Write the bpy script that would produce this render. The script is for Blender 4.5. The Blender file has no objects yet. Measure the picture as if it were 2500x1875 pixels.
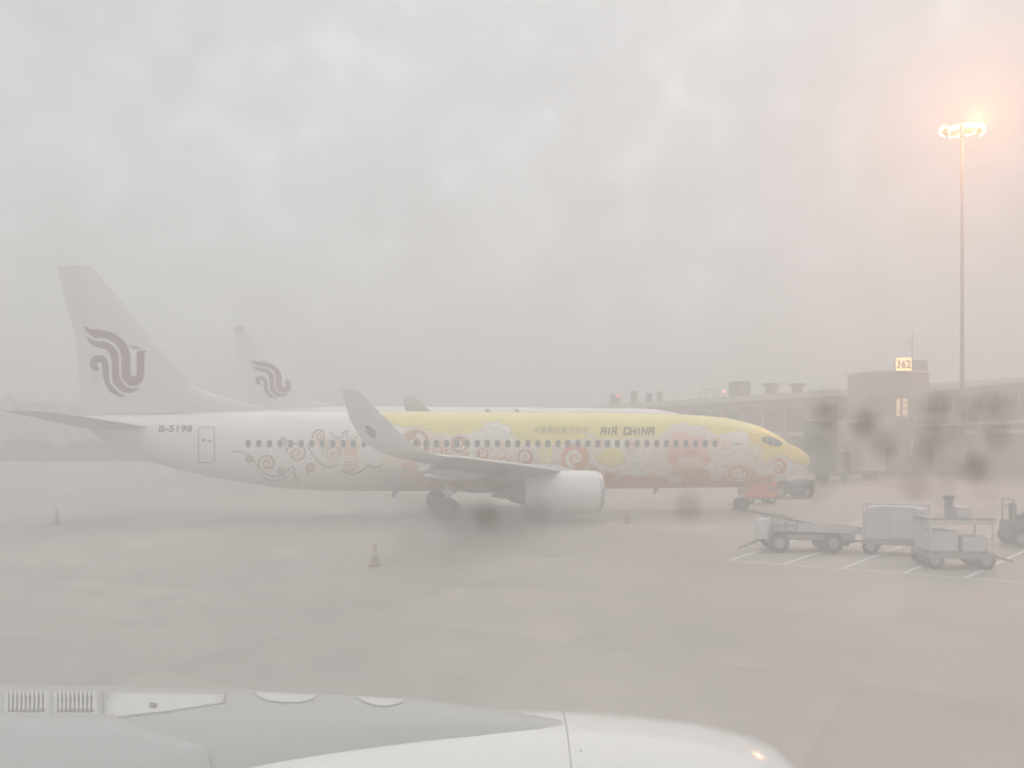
import bpy, math, random
import numpy as np
from mathutils import Vector, Matrix
random.seed(7); rng = np.random.default_rng(7)
R = math.radians
sc = bpy.context.scene
COL = sc.collection

# ------------------------------------------------------------------ camera
CAMZ, F, CX, HY = 3.75, 2000.0, 1250.0, 1082.0      # eye height, focal length and horizon of the 2500 px wide photograph
cam = bpy.data.cameras.new('camera'); cam_o = bpy.data.objects.new('camera', cam); COL.objects.link(cam_o)
cam_o.location = (0, 0, CAMZ); cam_o.rotation_euler = (R(90), 0, 0)
cam.sensor_width = 36.0; cam.lens = 36.0 * F / 2500.0
cam.shift_y = (HY - 937.5) / 2500.0
cam.clip_start = 0.01; cam.clip_end = 5000
cam.dof.use_dof = True; cam.dof.focus_distance = 42.0; cam.dof.aperture_fstop = 8.0
sc.camera = cam_o

# ------------------------------------------------------------------ sky, sun, exposure
SUN_EL, SUN_AZ = R(58), R(200)
w = bpy.data.worlds.new('World'); sc.world = w; w.use_nodes = True
nt = w.node_tree; nt.nodes.clear()
out = nt.nodes.new('ShaderNodeOutputWorld'); bg = nt.nodes.new('ShaderNodeBackground')
sky = nt.nodes.new('ShaderNodeTexSky'); sky.sky_type = 'NISHITA'; sky.sun_disc = False
sky.sun_elevation = SUN_EL; sky.sun_rotation = SUN_AZ; sky.dust_density = 6.0; sky.ozone_density = 1.0; sky.air_density = 1.0
hs = nt.nodes.new('ShaderNodeHueSaturation'); hs.inputs['Saturation'].default_value = 0.06
tint = nt.nodes.new('ShaderNodeMix'); tint.data_type = 'RGBA'; tint.inputs[0].default_value = 0.72
tint.inputs[7].default_value = (6.5, 6.8, 7.0, 1)
tc = nt.nodes.new('ShaderNodeTexCoord'); cn = nt.nodes.new('ShaderNodeTexNoise')
cn.inputs['Scale'].default_value = 8.0; cn.inputs['Detail'].default_value = 3.0; cn.inputs['Roughness'].default_value = 0.5
mr = nt.nodes.new('ShaderNodeMapRange'); mr.inputs[1].default_value = 0.3; mr.inputs[2].default_value = 0.7
mr.inputs[3].default_value = 0.88; mr.inputs[4].default_value = 1.12
mul = nt.nodes.new('ShaderNodeMix'); mul.data_type = 'RGBA'; mul.blend_type = 'MULTIPLY'; mul.inputs[0].default_value = 1.0
nt.links.new(sky.outputs[0], hs.inputs['Color']); nt.links.new(hs.outputs[0], tint.inputs[6])
nt.links.new(tc.outputs['Generated'], cn.inputs['Vector']); nt.links.new(cn.outputs['Fac'], mr.inputs[0])
n2 = nt.nodes.new('ShaderNodeTexNoise'); n2.inputs['Scale'].default_value = 20.0; n2.inputs['Detail'].default_value = 1.5; n2.inputs['Roughness'].default_value = 0.4
m2 = nt.nodes.new('ShaderNodeMapRange'); m2.interpolation_type = 'SMOOTHSTEP'; m2.inputs[1].default_value = 0.46; m2.inputs[2].default_value = 0.80
m2.inputs[3].default_value = 0.96; m2.inputs[4].default_value = 1.24
mm = nt.nodes.new('ShaderNodeMath'); mm.operation = 'MULTIPLY'
nt.links.new(tc.outputs['Generated'], n2.inputs['Vector']); nt.links.new(n2.outputs['Fac'], m2.inputs[0])
nt.links.new(mr.outputs[0], mm.inputs[0]); nt.links.new(m2.outputs[0], mm.inputs[1])
nt.links.new(tint.outputs[2], mul.inputs[6]); nt.links.new(mm.outputs[0], mul.inputs[7])
nt.links.new(mul.outputs[2], bg.inputs['Color']); bg.inputs['Strength'].default_value = 0.125
nt.links.new(bg.outputs[0], out.inputs['Surface'])
sl = bpy.data.lights.new('sun', 'SUN'); sl.energy = 0.9; sl.angle = R(60); sl.color = (1.0, 0.98, 0.95)
so = bpy.data.objects.new('sun', sl); COL.objects.link(so)
so.rotation_euler = (R(90) - SUN_EL, 0, math.pi - SUN_AZ + math.pi)
so.location = (0, 0, 60)
vs = sc.view_settings; vs.view_transform = 'Standard'; vs.look = 'None'; vs.gamma = 1.0; vs.exposure = 0.25
sc.cycles.use_denoising = True
sc.cycles.volume_bounces = 3; sc.cycles.max_bounces = 8; sc.cycles.transparent_max_bounces = 16
sc.cycles.caustics_reflective = False; sc.cycles.caustics_refractive = False

# ------------------------------------------------------------------ materials
MATS = {}
def mat(name, col, rough=0.5, metal=0.0, noise=0.0, nscale=3.0, bump=0.0, coat=0.0, emit=None, estr=0.0, spec=None, rvar=0.0):
    if name in MATS: return MATS[name]
    m = bpy.data.materials.new(name); m.use_nodes = True; t = m.node_tree
    b = t.nodes['Principled BSDF']; b.inputs['Base Color'].default_value = (*col, 1)
    b.inputs['Roughness'].default_value = rough; b.inputs['Metallic'].default_value = metal
    b.inputs['Coat Weight'].default_value = coat
    if spec is not None: b.inputs['Specular IOR Level'].default_value = spec
    if emit: b.inputs['Emission Color'].default_value = (*emit, 1); b.inputs['Emission Strength'].default_value = estr
    if noise or bump or rvar:
        c = t.nodes.new('ShaderNodeTexCoord'); n = t.nodes.new('ShaderNodeTexNoise')
        n.inputs['Scale'].default_value = nscale; n.inputs['Detail'].default_value = 6; n.inputs['Roughness'].default_value = 0.65
        t.links.new(c.outputs['Object'], n.inputs['Vector'])
        if noise:
            r = t.nodes.new('ShaderNodeMapRange'); r.inputs[1].default_value = 0.25; r.inputs[2].default_value = 0.75
            r.inputs[3].default_value = 1 - noise; r.inputs[4].default_value = 1 + noise
            mx = t.nodes.new('ShaderNodeMix'); mx.data_type = 'RGBA'; mx.blend_type = 'MULTIPLY'; mx.inputs[0].default_value = 1
            mx.inputs[6].default_value = (*col, 1)
            t.links.new(n.outputs['Fac'], r.inputs[0]); t.links.new(r.outputs[0], mx.inputs[7]); t.links.new(mx.outputs[2], b.inputs['Base Color'])
        if rvar:
            r2 = t.nodes.new('ShaderNodeMapRange'); r2.inputs[1].default_value = 0.3; r2.inputs[2].default_value = 0.7
            r2.inputs[3].default_value = max(0.02, rough - rvar); r2.inputs[4].default_value = rough + rvar
            t.links.new(n.outputs['Fac'], r2.inputs[0]); t.links.new(r2.outputs[0], b.inputs['Roughness'])
        if bump:
            bp = t.nodes.new('ShaderNodeBump'); bp.inputs['Strength'].default_value = bump; bp.inputs['Distance'].default_value = 0.02
            t.links.new(n.outputs['Fac'], bp.inputs['Height']); t.links.new(bp.outputs[0], b.inputs['Normal'])
    MATS[name] = m; return m
WHITE = mat('white aircraft paint', (0.80, 0.79, 0.77), 0.28, noise=0.03, nscale=1.5, coat=0.3)
GREYP = mat('grey aircraft paint', (0.42, 0.42, 0.42), 0.4, noise=0.06, nscale=2)
LGREY = mat('light grey paint', (0.58, 0.58, 0.57), 0.4, noise=0.05, nscale=2)
METAL = mat('bare metal', (0.55, 0.55, 0.56), 0.3, metal=0.9, noise=0.1)
DMETAL = mat('dark metal', (0.10, 0.10, 0.10), 0.5, metal=0.4, noise=0.15)
RUBBER = mat('rubber', (0.018, 0.018, 0.018), 0.8)
GLASS = mat('dark window glass', (0.03, 0.035, 0.045), 0.08, spec=0.6)
LETTER = mat('dark red grey lettering', (0.10, 0.05, 0.05), 0.4)
FAINT = mat('gold lettering', (0.26, 0.19, 0.08), 0.4)
REGM = mat('grey lettering', (0.05, 0.055, 0.07), 0.4)

def vcol_mat(name, rough=0.3):
    m = bpy.data.materials.new(name); m.use_nodes = True; t = m.node_tree
    b = t.nodes['Principled BSDF']; b.inputs['Roughness'].default_value = rough; b.inputs['Coat Weight'].default_value = 0.25
    a = t.nodes.new('ShaderNodeVertexColor'); a.layer_name = 'livery'
    n = t.nodes.new('ShaderNodeTexNoise'); n.inputs['Scale'].default_value = 0.9; n.inputs['Detail'].default_value = 5
    c = t.nodes.new('ShaderNodeTexCoord'); t.links.new(c.outputs['Object'], n.inputs['Vector'])
    r = t.nodes.new('ShaderNodeMapRange'); r.inputs[1].default_value = 0.3; r.inputs[2].default_value = 0.7; r.inputs[3].default_value = 0.94; r.inputs[4].default_value = 1.04
    mx = t.nodes.new('ShaderNodeMix'); mx.data_type = 'RGBA'; mx.blend_type = 'MULTIPLY'; mx.inputs[0].default_value = 1
    t.links.new(n.outputs['Fac'], r.inputs[0]); t.links.new(a.outputs['Color'], mx.inputs[6]); t.links.new(r.outputs[0], mx.inputs[7])
    t.links.new(mx.outputs[2], b.inputs['Base Color']); return m
LIVERY = vcol_mat('painted livery')

# ------------------------------------------------------------------ mesh helpers
def link(o, parent=None):
    COL.objects.link(o)
    if parent is not None: o.parent = parent
    return o
def tag(o, label=None, cat=None, group=None, kind=None):
    if label: o['label'] = label
    if cat: o['category'] = cat
    if group: o['group'] = group
    if kind: o['kind'] = kind
    return o
def empty(name, loc=(0, 0, 0), rz=0.0):
    o = bpy.data.objects.new(name, None); o.empty_display_size = 0.3; o.location = loc; o.rotation_euler = (0, 0, rz); return link(o)
class MB:
    def __init__(s): s.v = []; s.f = []; s.m = []
    def add(s, v, f, mi=0):
        b = len(s.v); s.v += [tuple(p) for p in v]; s.f += [tuple(i + b for i in q) for q in f]; s.m += [mi] * len(f); return s
    def box(s, c, d, rz=0.0, ry=0.0, mi=0, taper=1.0):
        M = Matrix.Translation(c) @ Matrix.Rotation(rz, 4, 'Z') @ Matrix.Rotation(ry, 4, 'Y')
        v = []
        for z in (-1, 1):
            k = taper if z > 0 else 1.0
            for x, y in ((-1, -1), (1, -1), (1, 1), (-1, 1)): v.append(M @ Vector((x * d[0] / 2 * k, y * d[1] / 2 * k, z * d[2] / 2)))
        return s.add(v, [(3, 2, 1, 0), (4, 5, 6, 7), (0, 1, 5, 4), (1, 2, 6, 5), (2, 3, 7, 6), (3, 0, 4, 7)], mi)
    def bar(s, a, b, r, r2=None, n=8, mi=0):
        a = Vector(a); b = Vector(b); d = (b - a).normalized(); r2 = r if r2 is None else r2
        u = d.orthogonal().normalized(); q = d.cross(u); v = []
        for p, rr in ((a, r), (b, r2)):
            for i in range(n):
                t = 2 * math.pi * i / n; v.append(p + (u * math.cos(t) + q * math.sin(t)) * rr)
        f = [(i, (i + 1) % n, n + (i + 1) % n, n + i) for i in range(n)] + [tuple(range(n - 1, -1, -1)), tuple(range(n, 2 * n))]
        return s.add(v, f, mi)
    def lathe(s, prof, axis_pt, axis, n=24, mi=0):       # prof: (distance along the axis, radius)
        a = Vector(axis).normalized(); u = a.orthogonal().normalized(); q = a.cross(u); p0 = Vector(axis_pt); v = []; f = []
        for (x, r) in prof:
            for i in range(n):
                t = 2 * math.pi * i / n; v.append(p0 + a * x + (u * math.cos(t) + q * math.sin(t)) * r)
        for k in range(len(prof) - 1):
            for i in range(n):
                j = (i + 1) % n; f.append((k * n + i, k * n + j, (k + 1) * n + j, (k + 1) * n + i))
        return s.add(v, f, mi)
    def tube(s, pts, r, n=6, mi=0):
        for a, b in zip(pts[:-1], pts[1:]): s.bar(a, b, r, n=n, mi=mi)
        return s
    def poly(s, pts, h, axis=(0, 0, 1), mi=0):           # flat polygon extruded by h
        n = len(pts); a = Vector(axis) * h; v = [Vector(p) for p in pts] + [Vector(p) + a for p in pts]
        f = [tuple(range(n - 1, -1, -1)), tuple(range(n, 2 * n))] + [(i, (i + 1) % n, n + (i + 1) % n, n + i) for i in range(n)]
        return s.add(v, f, mi)
    def build(s, name, mats, parent=None, smooth=False, bevel=0.0, loc=None):
        me = bpy.data.meshes.new(name); me.from_pydata(s.v, [], s.f)
        for m in (mats if isinstance(mats, (list, tuple)) else [mats]): me.materials.append(m)
        if any(s.m): me.polygons.foreach_set('material_index', s.m)
        import bmesh
        bm = bmesh.new(); bm.from_mesh(me); bmesh.ops.recalc_face_normals(bm, faces=bm.faces); bm.to_mesh(me); bm.free()
        o = link(bpy.data.objects.new(name, me), parent)
        if smooth: shade(o)
        if bevel:
            b = o.modifiers.new('bevel', 'BEVEL'); b.width = bevel; b.segments = 2; b.limit_method = 'ANGLE'; b.angle_limit = R(35)
        if loc: o.location = loc
        return o
def shade(o, ang=40):
    me = o.data; me.polygons.foreach_set('use_smooth', [True] * len(me.polygons))
    try: me.set_sharp_from_angle(angle=R(ang))
    except Exception: pass
def grid_obj(name, V, nu, nv, mats, parent, colors=None, closed_v=False, smooth=True, caps=False):
    # V: (nu*nv, 3) array, u-major
    idx = np.arange(nu * nv).reshape(nu, nv)
    if closed_v: nxt = np.roll(idx, -1, axis=1); A, B = idx[:-1, :], nxt[:-1, :]; C, D = nxt[1:, :], idx[1:, :]
    else: A, B, C, D = idx[:-1, :-1], idx[:-1, 1:], idx[1:, 1:], idx[1:, :-1]
    Q = np.stack([A, B, C, D], -1).reshape(-1, 4)
    faces = Q.tolist()
    if caps: faces += [idx[0, ::-1].tolist(), idx[-1].tolist()]
    me = bpy.data.meshes.new(name); me.from_pydata([], [], [])
    me = bpy.data.meshes.new(name)
    me.from_pydata(V.tolist(), [], faces)
    for m in (mats if isinstance(mats, (list, tuple)) else [mats]): me.materials.append(m)
    if colors is not None:
        at = me.color_attributes.new('livery', 'FLOAT_COLOR', 'POINT')
        c4 = np.ones((len(V), 4), dtype=np.float32); c4[:, :3] = colors; at.data.foreach_set('color', c4.ravel())
    o = link(bpy.data.objects.new(name, me), parent)
    if smooth: shade(o, 50)
    return o

# ------------------------------------------------------------------ from photograph pixels to places on the ground
def ground(px, py, z=0.0):
    d = (CAMZ - z) * F / (py - HY); return Vector(((px - CX) / F * d, d, z))
def at(px, py, d): return Vector(((px - CX) / F * d, d, CAMZ + (HY - py) / F * d))

# ------------------------------------------------------------------ the ground
def concrete(name, base, joints=False):
    m = bpy.data.materials.new(name); m.use_nodes = True; t = m.node_tree; b = t.nodes['Principled BSDF']
    g = t.nodes.new('ShaderNodeNewGeometry'); info = t.nodes.new('ShaderNodeObjectInfo')
    def nz(scale, det):
        n = t.nodes.new('ShaderNodeTexNoise'); n.inputs['Scale'].default_value = scale; n.inputs['Detail'].default_value = det
        n.inputs['Roughness'].default_value = 0.6; t.links.new(g.outputs['Position'], n.inputs['Vector']); return n
    def rng_(src, a, c, lo=0.3, hi=0.7):
        r = t.nodes.new('ShaderNodeMapRange'); r.inputs[1].default_value = lo; r.inputs[2].default_value = hi; r.inputs[3].default_value = a; r.inputs[4].default_value = c
        t.links.new(src, r.inputs[0]); return r.outputs[0]
    def mulc(a, f):
        mx = t.nodes.new('ShaderNodeMix'); mx.data_type = 'RGBA'; mx.blend_type = 'MULTIPLY'; mx.inputs[0].default_value = 1
        if isinstance(a, tuple): mx.inputs[6].default_value = (*a, 1)
        else: t.links.new(a, mx.inputs[6])
        t.links.new(f, mx.inputs[7]); return mx.outputs[2]
    big = nz(0.12, 4); mid = nz(0.9, 6); fine = nz(14, 4)
    c = mulc(base, rng_(big.outputs['Fac'], 0.74, 1.18)); c = mulc(c, rng_(mid.outputs['Fac'], 0.78, 1.15)); c = mulc(c, rng_(fine.outputs['Fac'], 0.88, 1.10))
    c = mulc(c, rng_(info.outputs['Random'], 0.88, 1.08, 0, 1))
    t.links.new(c, b.inputs['Base Color'])
    t.links.new(rng_(mid.outputs['Fac'], 0.46, 0.72), b.inputs['Roughness'])
    bp = t.nodes.new('ShaderNodeBump'); bp.inputs['Strength'].default_value = 0.25; bp.inputs['Distance'].default_value = 0.01
    t.links.new(fine.outputs['Fac'], bp.inputs['Height']); t.links.new(bp.outputs[0], b.inputs['Normal'])
    return m
CONC = concrete('damp apron concrete', (0.365, 0.32, 0.28))
SEAL = mat('joint sealant', (0.26, 0.23, 0.20), 0.7)
PAINT = mat('worn white line paint', (0.72, 0.72, 0.70), 0.5, noise=0.15, nscale=6)
apron = MB().add([(-600, -200, -0.012), (600, -200, -0.012), (600, 700, -0.012), (-600, 700, -0.012)], [(0, 1, 2, 3)]).build('apron', CONC)
tag(apron, 'damp grey concrete airport apron', 'apron', kind='structure')
GA = R(-31); gx = Vector((math.cos(GA), math.sin(GA), 0)); gy = Vector((-math.sin(GA), math.cos(GA), 0)); G0 = ground(226, 1407)
SL = 5.0; JW = 0.016; h = (SL - JW) / 2
slab_me = None
# dark sealant bed below the slabs, a sheet wide enough for all of them
def gpt(i, j, z): return G0 + gx * (i * SL) + gy * (j * SL) + Vector((0, 0, z))
bed = MB().add([gpt(-9, -5, -0.003), gpt(11, -5, -0.003), gpt(11, 11, -0.003), gpt(-9, 11, -0.003)], [(0, 1, 2, 3)]).build('joint_sealant', SEAL, apron)
for i in range(-9, 11):
    for j in range(-5, 11):
        c = gpt(i + 0.5, j + 0.5, 0)
        if slab_me is None:
            o = MB().box((0, 0, -0.05), (2 * h, 2 * h, 0.1)).build('concrete_slab', CONC, apron, bevel=0.0); slab_me = o.data
        else: o = link(bpy.data.objects.new('concrete_slab', slab_me), apron)
        o.location = c; o.rotation_euler = (0, 0, GA)
def line(a, b, wd, m, name, z=0.004):
    a = ground(*a, z); b = ground(*b, z); d = (b - a).normalized(); n = Vector((-d.y, d.x, 0)) * wd / 2
    return MB().add([a - n, b - n, b + n, a + n], [(0, 1, 2, 3)]).build(name, m, apron)
for a, b in (((1778, 1368.5), (2700, 1436)), ((1780, 1367), (2135, 1262)), ((1905, 1379), (2240, 1272)), ((2053, 1389), (2330, 1285)),
             ((2206, 1400), (2420, 1306)), ((2356, 1411), (2560, 1318))):
    line(a, b, 0.11, PAINT, 'painted_line')
for a, b in (((130, 1405), (800, 1453)), ((640, 1404), (985, 1443)), ((1401, 1441), (1853, 1345)), ((1962, 1245), (2060, 1262)), ((1000, 1420), (1401, 1441))):
    line(a, b, 0.045, SEAL, 'tar_seam', 0.003)

# ------------------------------------------------------------------ painting shapes, drawn in photograph pixels, for livery and logos
def inside(px, py, poly):
    r = np.zeros(px.shape, bool); n = len(poly)
    for i in range(n):
        x1, y1 = poly[i]; x2, y2 = poly[(i + 1) % n]
        c = ((y1 > py) != (y2 > py)); 
        if y1 != y2: r ^= c & (px < (x2 - x1) * (py - y1) / (y2 - y1) + x1)
    return r
def dist_poly(px, py, pts, ws):
    best = np.full(px.shape, 1e9)
    for (x1, y1), (x2, y2), w1, w2 in zip(pts[:-1], pts[1:], ws[:-1], ws[1:]):
        dx, dy = x2 - x1, y2 - y1; L = dx * dx + dy * dy + 1e-9
        t = np.clip(((px - x1) * dx + (py - y1) * dy) / L, 0, 1)
        d = np.hypot(px - x1 - t * dx, py - y1 - t * dy) - (w1 + (w2 - w1) * t); best = np.minimum(best, d)
    return best
class Paint:
    def __init__(s, px, py, base): s.px, s.py = px, py; s.c = np.empty(px.shape + (3,)); s.c[:] = base
    def _mix(s, sel, a, col): s.c[sel] = s.c[sel] * (1 - a[:, None]) + np.array(col) * a[:, None]
    def _box(s, x0, y0, x1, y1): return np.nonzero((s.px > x0) & (s.px < x1) & (s.py > y0) & (s.py < y1))
    def poly(s, P, col, a=1.0):
        xs = [p[0] for p in P]; ys = [p[1] for p in P]; sel = s._box(min(xs), min(ys), max(xs), max(ys))
        if len(sel[0]): s._mix(sel, inside(s.px[sel], s.py[sel], P) * a, col)
    def disc(s, cx, cy, rx, col, ry=None, a=1.0, soft=1.0):
        ry = ry or rx; sel = s._box(cx - rx - 3, cy - ry - 3, cx + rx + 3, cy + ry + 3)
        if len(sel[0]):
            d = (1 - np.hypot((s.px[sel] - cx) / rx, (s.py[sel] - cy) / ry)) * min(rx, ry); s._mix(sel, np.clip(d / soft + 0.5, 0, 1) * a, col)
    def curve(s, P, wd, col, a=1.0):     # the same through a smooth curve
        Q = []
        for i in range(len(P) - 1):
            p0, p1, p2, p3 = P[max(i - 1, 0)], P[i], P[i + 1], P[min(i + 2, len(P) - 1)]
            for j in range(6):
                t = j / 6; Q.append(tuple(.5 * (2 * b + (c - a_) * t + (2 * a_ - 5 * b + 4 * c - d) * t * t + (3 * b - a_ - 3 * c + d) * t ** 3) for a_, b, c, d in zip(p0, p1, p2, p3)))
        s.stroke(Q + [P[-1]], wd, col, a)
    def stroke(s, P, wd, col, a=1.0):
        W = wd if isinstance(wd, (list, tuple, np.ndarray)) else [wd] * len(P); m = max(W) + 2
        xs = [p[0] for p in P]; ys = [p[1] for p in P]; sel = s._box(min(xs) - m, min(ys) - m, max(xs) + m, max(ys) + m)
        if len(sel[0]): s._mix(sel, np.clip(0.5 - dist_poly(s.px[sel], s.py[sel], P, W), 0, 1) * a, col)
    def spiral(s, cx, cy, r, turns, a0, wd, col, dr=1, rmin=0.12, ratio=1.0):
        n = int(26 * turns); P = []; W = []
        for i in range(n + 1):
            t = i / n; rr = r * (1 - (1 - rmin) * t); th = a0 + dr * turns * 2 * math.pi * t
            P.append((cx + rr * math.cos(th), cy + rr * ratio * math.sin(th))); W.append(wd * (1 - 0.45 * t))
        s.stroke(P, W, col)
LZ = lambda L: [(180 + 0.12055 * x, 780 + 0.12055 * y) for x, y in L]
LOGO = [LZ([(185,120),(330,190),(520,205),(700,235),(830,285),(960,380),(1060,490),(1120,620),(1150,760),(1150,1050),(1160,1120),(1215,1170),(1270,1120),(1275,700),(1300,645),(1360,632),(1500,640),(1435,690),(1430,1100),(1400,1230),(1320,1320),(1200,1360),(1080,1320),(990,1220),(960,1100),(965,760),(940,640),(880,540),(780,450),(680,400),(560,375),(430,385),(340,310),(250,240)]),
        LZ([(255,340),(350,400),(450,430),(600,440),(720,480),(830,570),(900,680),(915,800),(915,1100),(950,1220),(1020,1320),(1120,1385),(1220,1395),(1350,1355),(1260,1440),(1160,1485),(1060,1490),(960,1450),(860,1370),(790,1280),(775,1150),(775,850),(745,730),(690,640),(600,590),(480,570),(380,530),(300,450)]),
        LZ([(315,900),(340,810),(400,745),(500,720),(590,735),(660,790),(700,880),(715,980),(715,1200),(760,1320),(830,1410),(920,1480),(1010,1530),(1060,1555),(960,1565),(850,1535),(760,1480),(680,1390),(620,1280),(590,1150),(590,1000),(570,900),(530,855),(480,880),(470,940),(530,985),(500,1030),(430,1045),(370,1010)]),
        LZ([(1125,515),(1200,540),(1290,545),(1360,590),(1270,600),(1200,590)])]
LOGO_RED = (0.16, 0.03, 0.035)
def draw_logo(p, x0, y0, k, kx=None, shear=0.0):
    kx = kx or k
    for P in LOGO: p.poly([((x - 202) * kx + x0 + shear * (y - 794), (y - 794) * k + y0) for x, y in P], LOGO_RED)

YEL, YEL2, ORA, ORD = (0.86, 0.74, 0.25), (0.88, 0.66, 0.13), (0.76, 0.34, 0.14), (0.62, 0.26, 0.10)
DS2 = (.24, .17, .16)
CRM, PNK, PK2, DST, WHT = (0.87, 0.81, 0.71), (0.87, 0.52, 0.40), (0.76, 0.32, 0.25), (0.42, 0.27, 0.25), (0.86, 0.85, 0.83)
def livery(px, py):
    p = Paint(px, py, WHT)
    # fields
    g = np.clip((px - 870) / 60, 0, 1); p.c = p.c * (1 - g[..., None]) + np.array(YEL) * g[..., None]
    p.poly([(940,1033),(968,1040),(1017,1042),(1049,1056),(1061,1071),(1098,1063),(1140,1062),(1162,1052),(1249,1062),(1275,1082),(1373,1090),(1385,1074),(1600,1070),(1640,1040),(1700,1040),(1730,1060),(1758,1062),(1800,1052),(1826,1058),(1832,1095),(1838,1112),(1850,1128),(1870,1136),(1884,1135),(1895,1118),(1915,1112),(1935,1126),(1955,1134),(1990,1134),(1990,1230),(600,1230),(870,1060)], CRM)
    p.poly([(990,1060),(1060,1075),(1100,1100),(1250,1110),(1350,1130),(1450,1135),(1540,1160),(1620,1150),(1700,1140),(1790,1135),(1850,1150),(1890,1160),(1900,1230),(960,1230),(980,1140)], ORA, 0.85)
    p.poly([(1380,1160),(1470,1150),(1540,1168),(1640,1160),(1780,1172),(1880,1165),(1905,1230),(1380,1230)], ORD, 0.8)
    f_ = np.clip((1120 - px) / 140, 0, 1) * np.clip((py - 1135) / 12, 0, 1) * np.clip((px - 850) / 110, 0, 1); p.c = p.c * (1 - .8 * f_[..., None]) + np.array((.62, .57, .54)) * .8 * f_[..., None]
    p.poly([(1826,1060),(1850,1045),(1905,1072),(1990,1110),(1990,1128),(1955,1130),(1932,1122),(1912,1110),(1893,1116),(1882,1134),(1868,1134),(1848,1124),(1836,1108),(1830,1090)], YEL2, 0.75)
    # rear scrolls on white: dusty outlines
    P = [(565,1104),(585,1102),(605,1110),(620,1125),(640,1150),(670,1163),(700,1150),(715,1140),(722,1165),(730,1172)]; p.curve(P, 1.9, DS2, .7)
    p.curve([(x, y + 12) for x, y in P[3:]], 1.4, DS2, .6)
    for cx, cy, r, a0, d in ((653,1131,23,2.6,1),(725,1107,27,3.4,1),(780,1064,17,2.8,1),(690,1078,11,1.0,-1),(608,1122,10,0.6,-1),(760,1142,13,2.0,1),(690,1150,11,4.0,-1)):
        p.disc(cx, cy, r, CRM, a=.8); p.disc(cx, cy, r * .6, PNK, a=.45); p.spiral(cx, cy, r, 1.6, a0, 2.0, DS2, d)
    p.curve([(750,1085),(770,1120),(800,1140),(830,1128),(790,1105),(800,1085)], 1.8, DS2, .8)
    p.curve([(808,1053),(815,1066),(835,1068),(838,1055),(850,1052),(845,1062),(862,1074),(870,1066)], 1.8, DS2, .85)
    p.poly([(760,1076),(800,1072),(842,1072),(876,1080),(872,1115),(880,1130),(840,1140),(800,1130),(790,1100)], ORA, .55)
    for cx, cy, r, a0 in ((815,1108,23,0.5),(852,1135,21,3.2)):
        p.disc(cx, cy, r + 3, CRM); p.disc(cx, cy, r - 2, DST, a=.55); p.spiral(cx, cy, r * .75, 1.4, a0, 3.2, CRM)
    p.curve([(835,1150),(860,1158),(885,1148),(900,1136),(920,1142),(940,1128)], 2.0, DS2, .8)
    for cx, cy, r in ((895,1105,14),(905,1118,12),(920,1112,12),(950,1040,10),(958,1052,12),(948,1062,9),(965,1068,9)): p.disc(cx, cy, r, WHT, a=.9)
    p.curve([(939,1030),(955,1030),(968,1038),(990,1042),(1010,1040),(1020,1046),(1040,1048),(1050,1056),(1062,1070)], 1.5, (0.55,0.45,0.2), .8)
    # small cloud scrolls that fill the ground between the large ones
    rr = random.Random(3)
    for _ in range(80):
        cx = rr.uniform(925, 1885); cy = rr.uniform(1066, 1168); r = rr.uniform(7, 13)
        if cy < 1084 + (6 if cx < 1380 else 0) and (1250 < cx < 1380 or cx > 1800): continue
        f_ = rr.choice(((.80, .44, .24), (.80, .38, .18), (.86, .56, .42), (.84, .70, .55), (.84, .68, .24)))
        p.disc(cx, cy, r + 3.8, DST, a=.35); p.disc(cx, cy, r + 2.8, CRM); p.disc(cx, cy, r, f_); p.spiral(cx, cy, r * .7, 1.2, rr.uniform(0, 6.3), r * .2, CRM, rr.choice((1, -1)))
        a_ = rr.uniform(0, 6.3); p.stroke([(cx + (r + 2) * math.cos(a_ + t * .35), cy + (r + 2 + t * 3.2) * math.sin(a_ + t * .35)) for t in range(6)], [2.4, 2.4, 2.1, 1.7, 1.2, .6], CRM)
    for _ in range(26):      # white cloud clusters
        cx = rr.uniform(960, 1860); cy = rr.uniform(1092, 1160)
        for k in range(rr.randint(4, 6)):
            x_, y_, r = cx + rr.uniform(-20, 20), cy + rr.uniform(-8, 8), rr.uniform(7, 11)
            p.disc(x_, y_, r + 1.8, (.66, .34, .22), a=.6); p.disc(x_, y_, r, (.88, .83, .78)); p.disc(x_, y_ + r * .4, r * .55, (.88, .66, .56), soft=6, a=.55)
    # big disc scrolls
    def scroll(cx, cy, r, a0, fill=ORA, dr=1, ry=1.0, ring=4.0, turns=1.3):
        p.disc(cx, cy, r + ring + 1.6, DST, (r + ring + 1.6) * ry, a=.75); p.disc(cx, cy, r + ring, CRM, (r + ring) * ry)
        p.disc(cx, cy, r, fill, r * ry); p.spiral(cx, cy, r * .62, turns, a0, r * .17, CRM, dr, ratio=ry)
    scroll(1014,1084,36,-1.2,(0.56,0.28,0.16)); scroll(1121,1085,21,0.4,(0.50,0.25,0.17)); scroll(1178,1108,15,-2,(0.60,0.26,0.16))
    scroll(1070,1100,14,1.0); scroll(1283,1116,20,2.5,(0.58,0.24,0.14)); scroll(1404,1119,35,1.9,ORA,1,1.0,4.5)
    scroll(1333,1110,17,0.8,YEL,1,1.25,3); scroll(1230,1128,14,2.0); scroll(1440,1080,12,1.0,YEL); scroll(1540,1090,11,0.3,PK2)
    p.disc(1490,1122,46,CRM,28); p.disc(1490,1115,38,YEL,21); p.stroke([(1450,1105),(1460,1128),(1490,1140),(1520,1132),(1530,1112)],1.4,(0.55,0.4,0.12),.8)
    for k in range(3): p.stroke([(1437,1094+5*k),(1455,1099+5*k),(1474,1090+5*k)],1.2,CRM)
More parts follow.
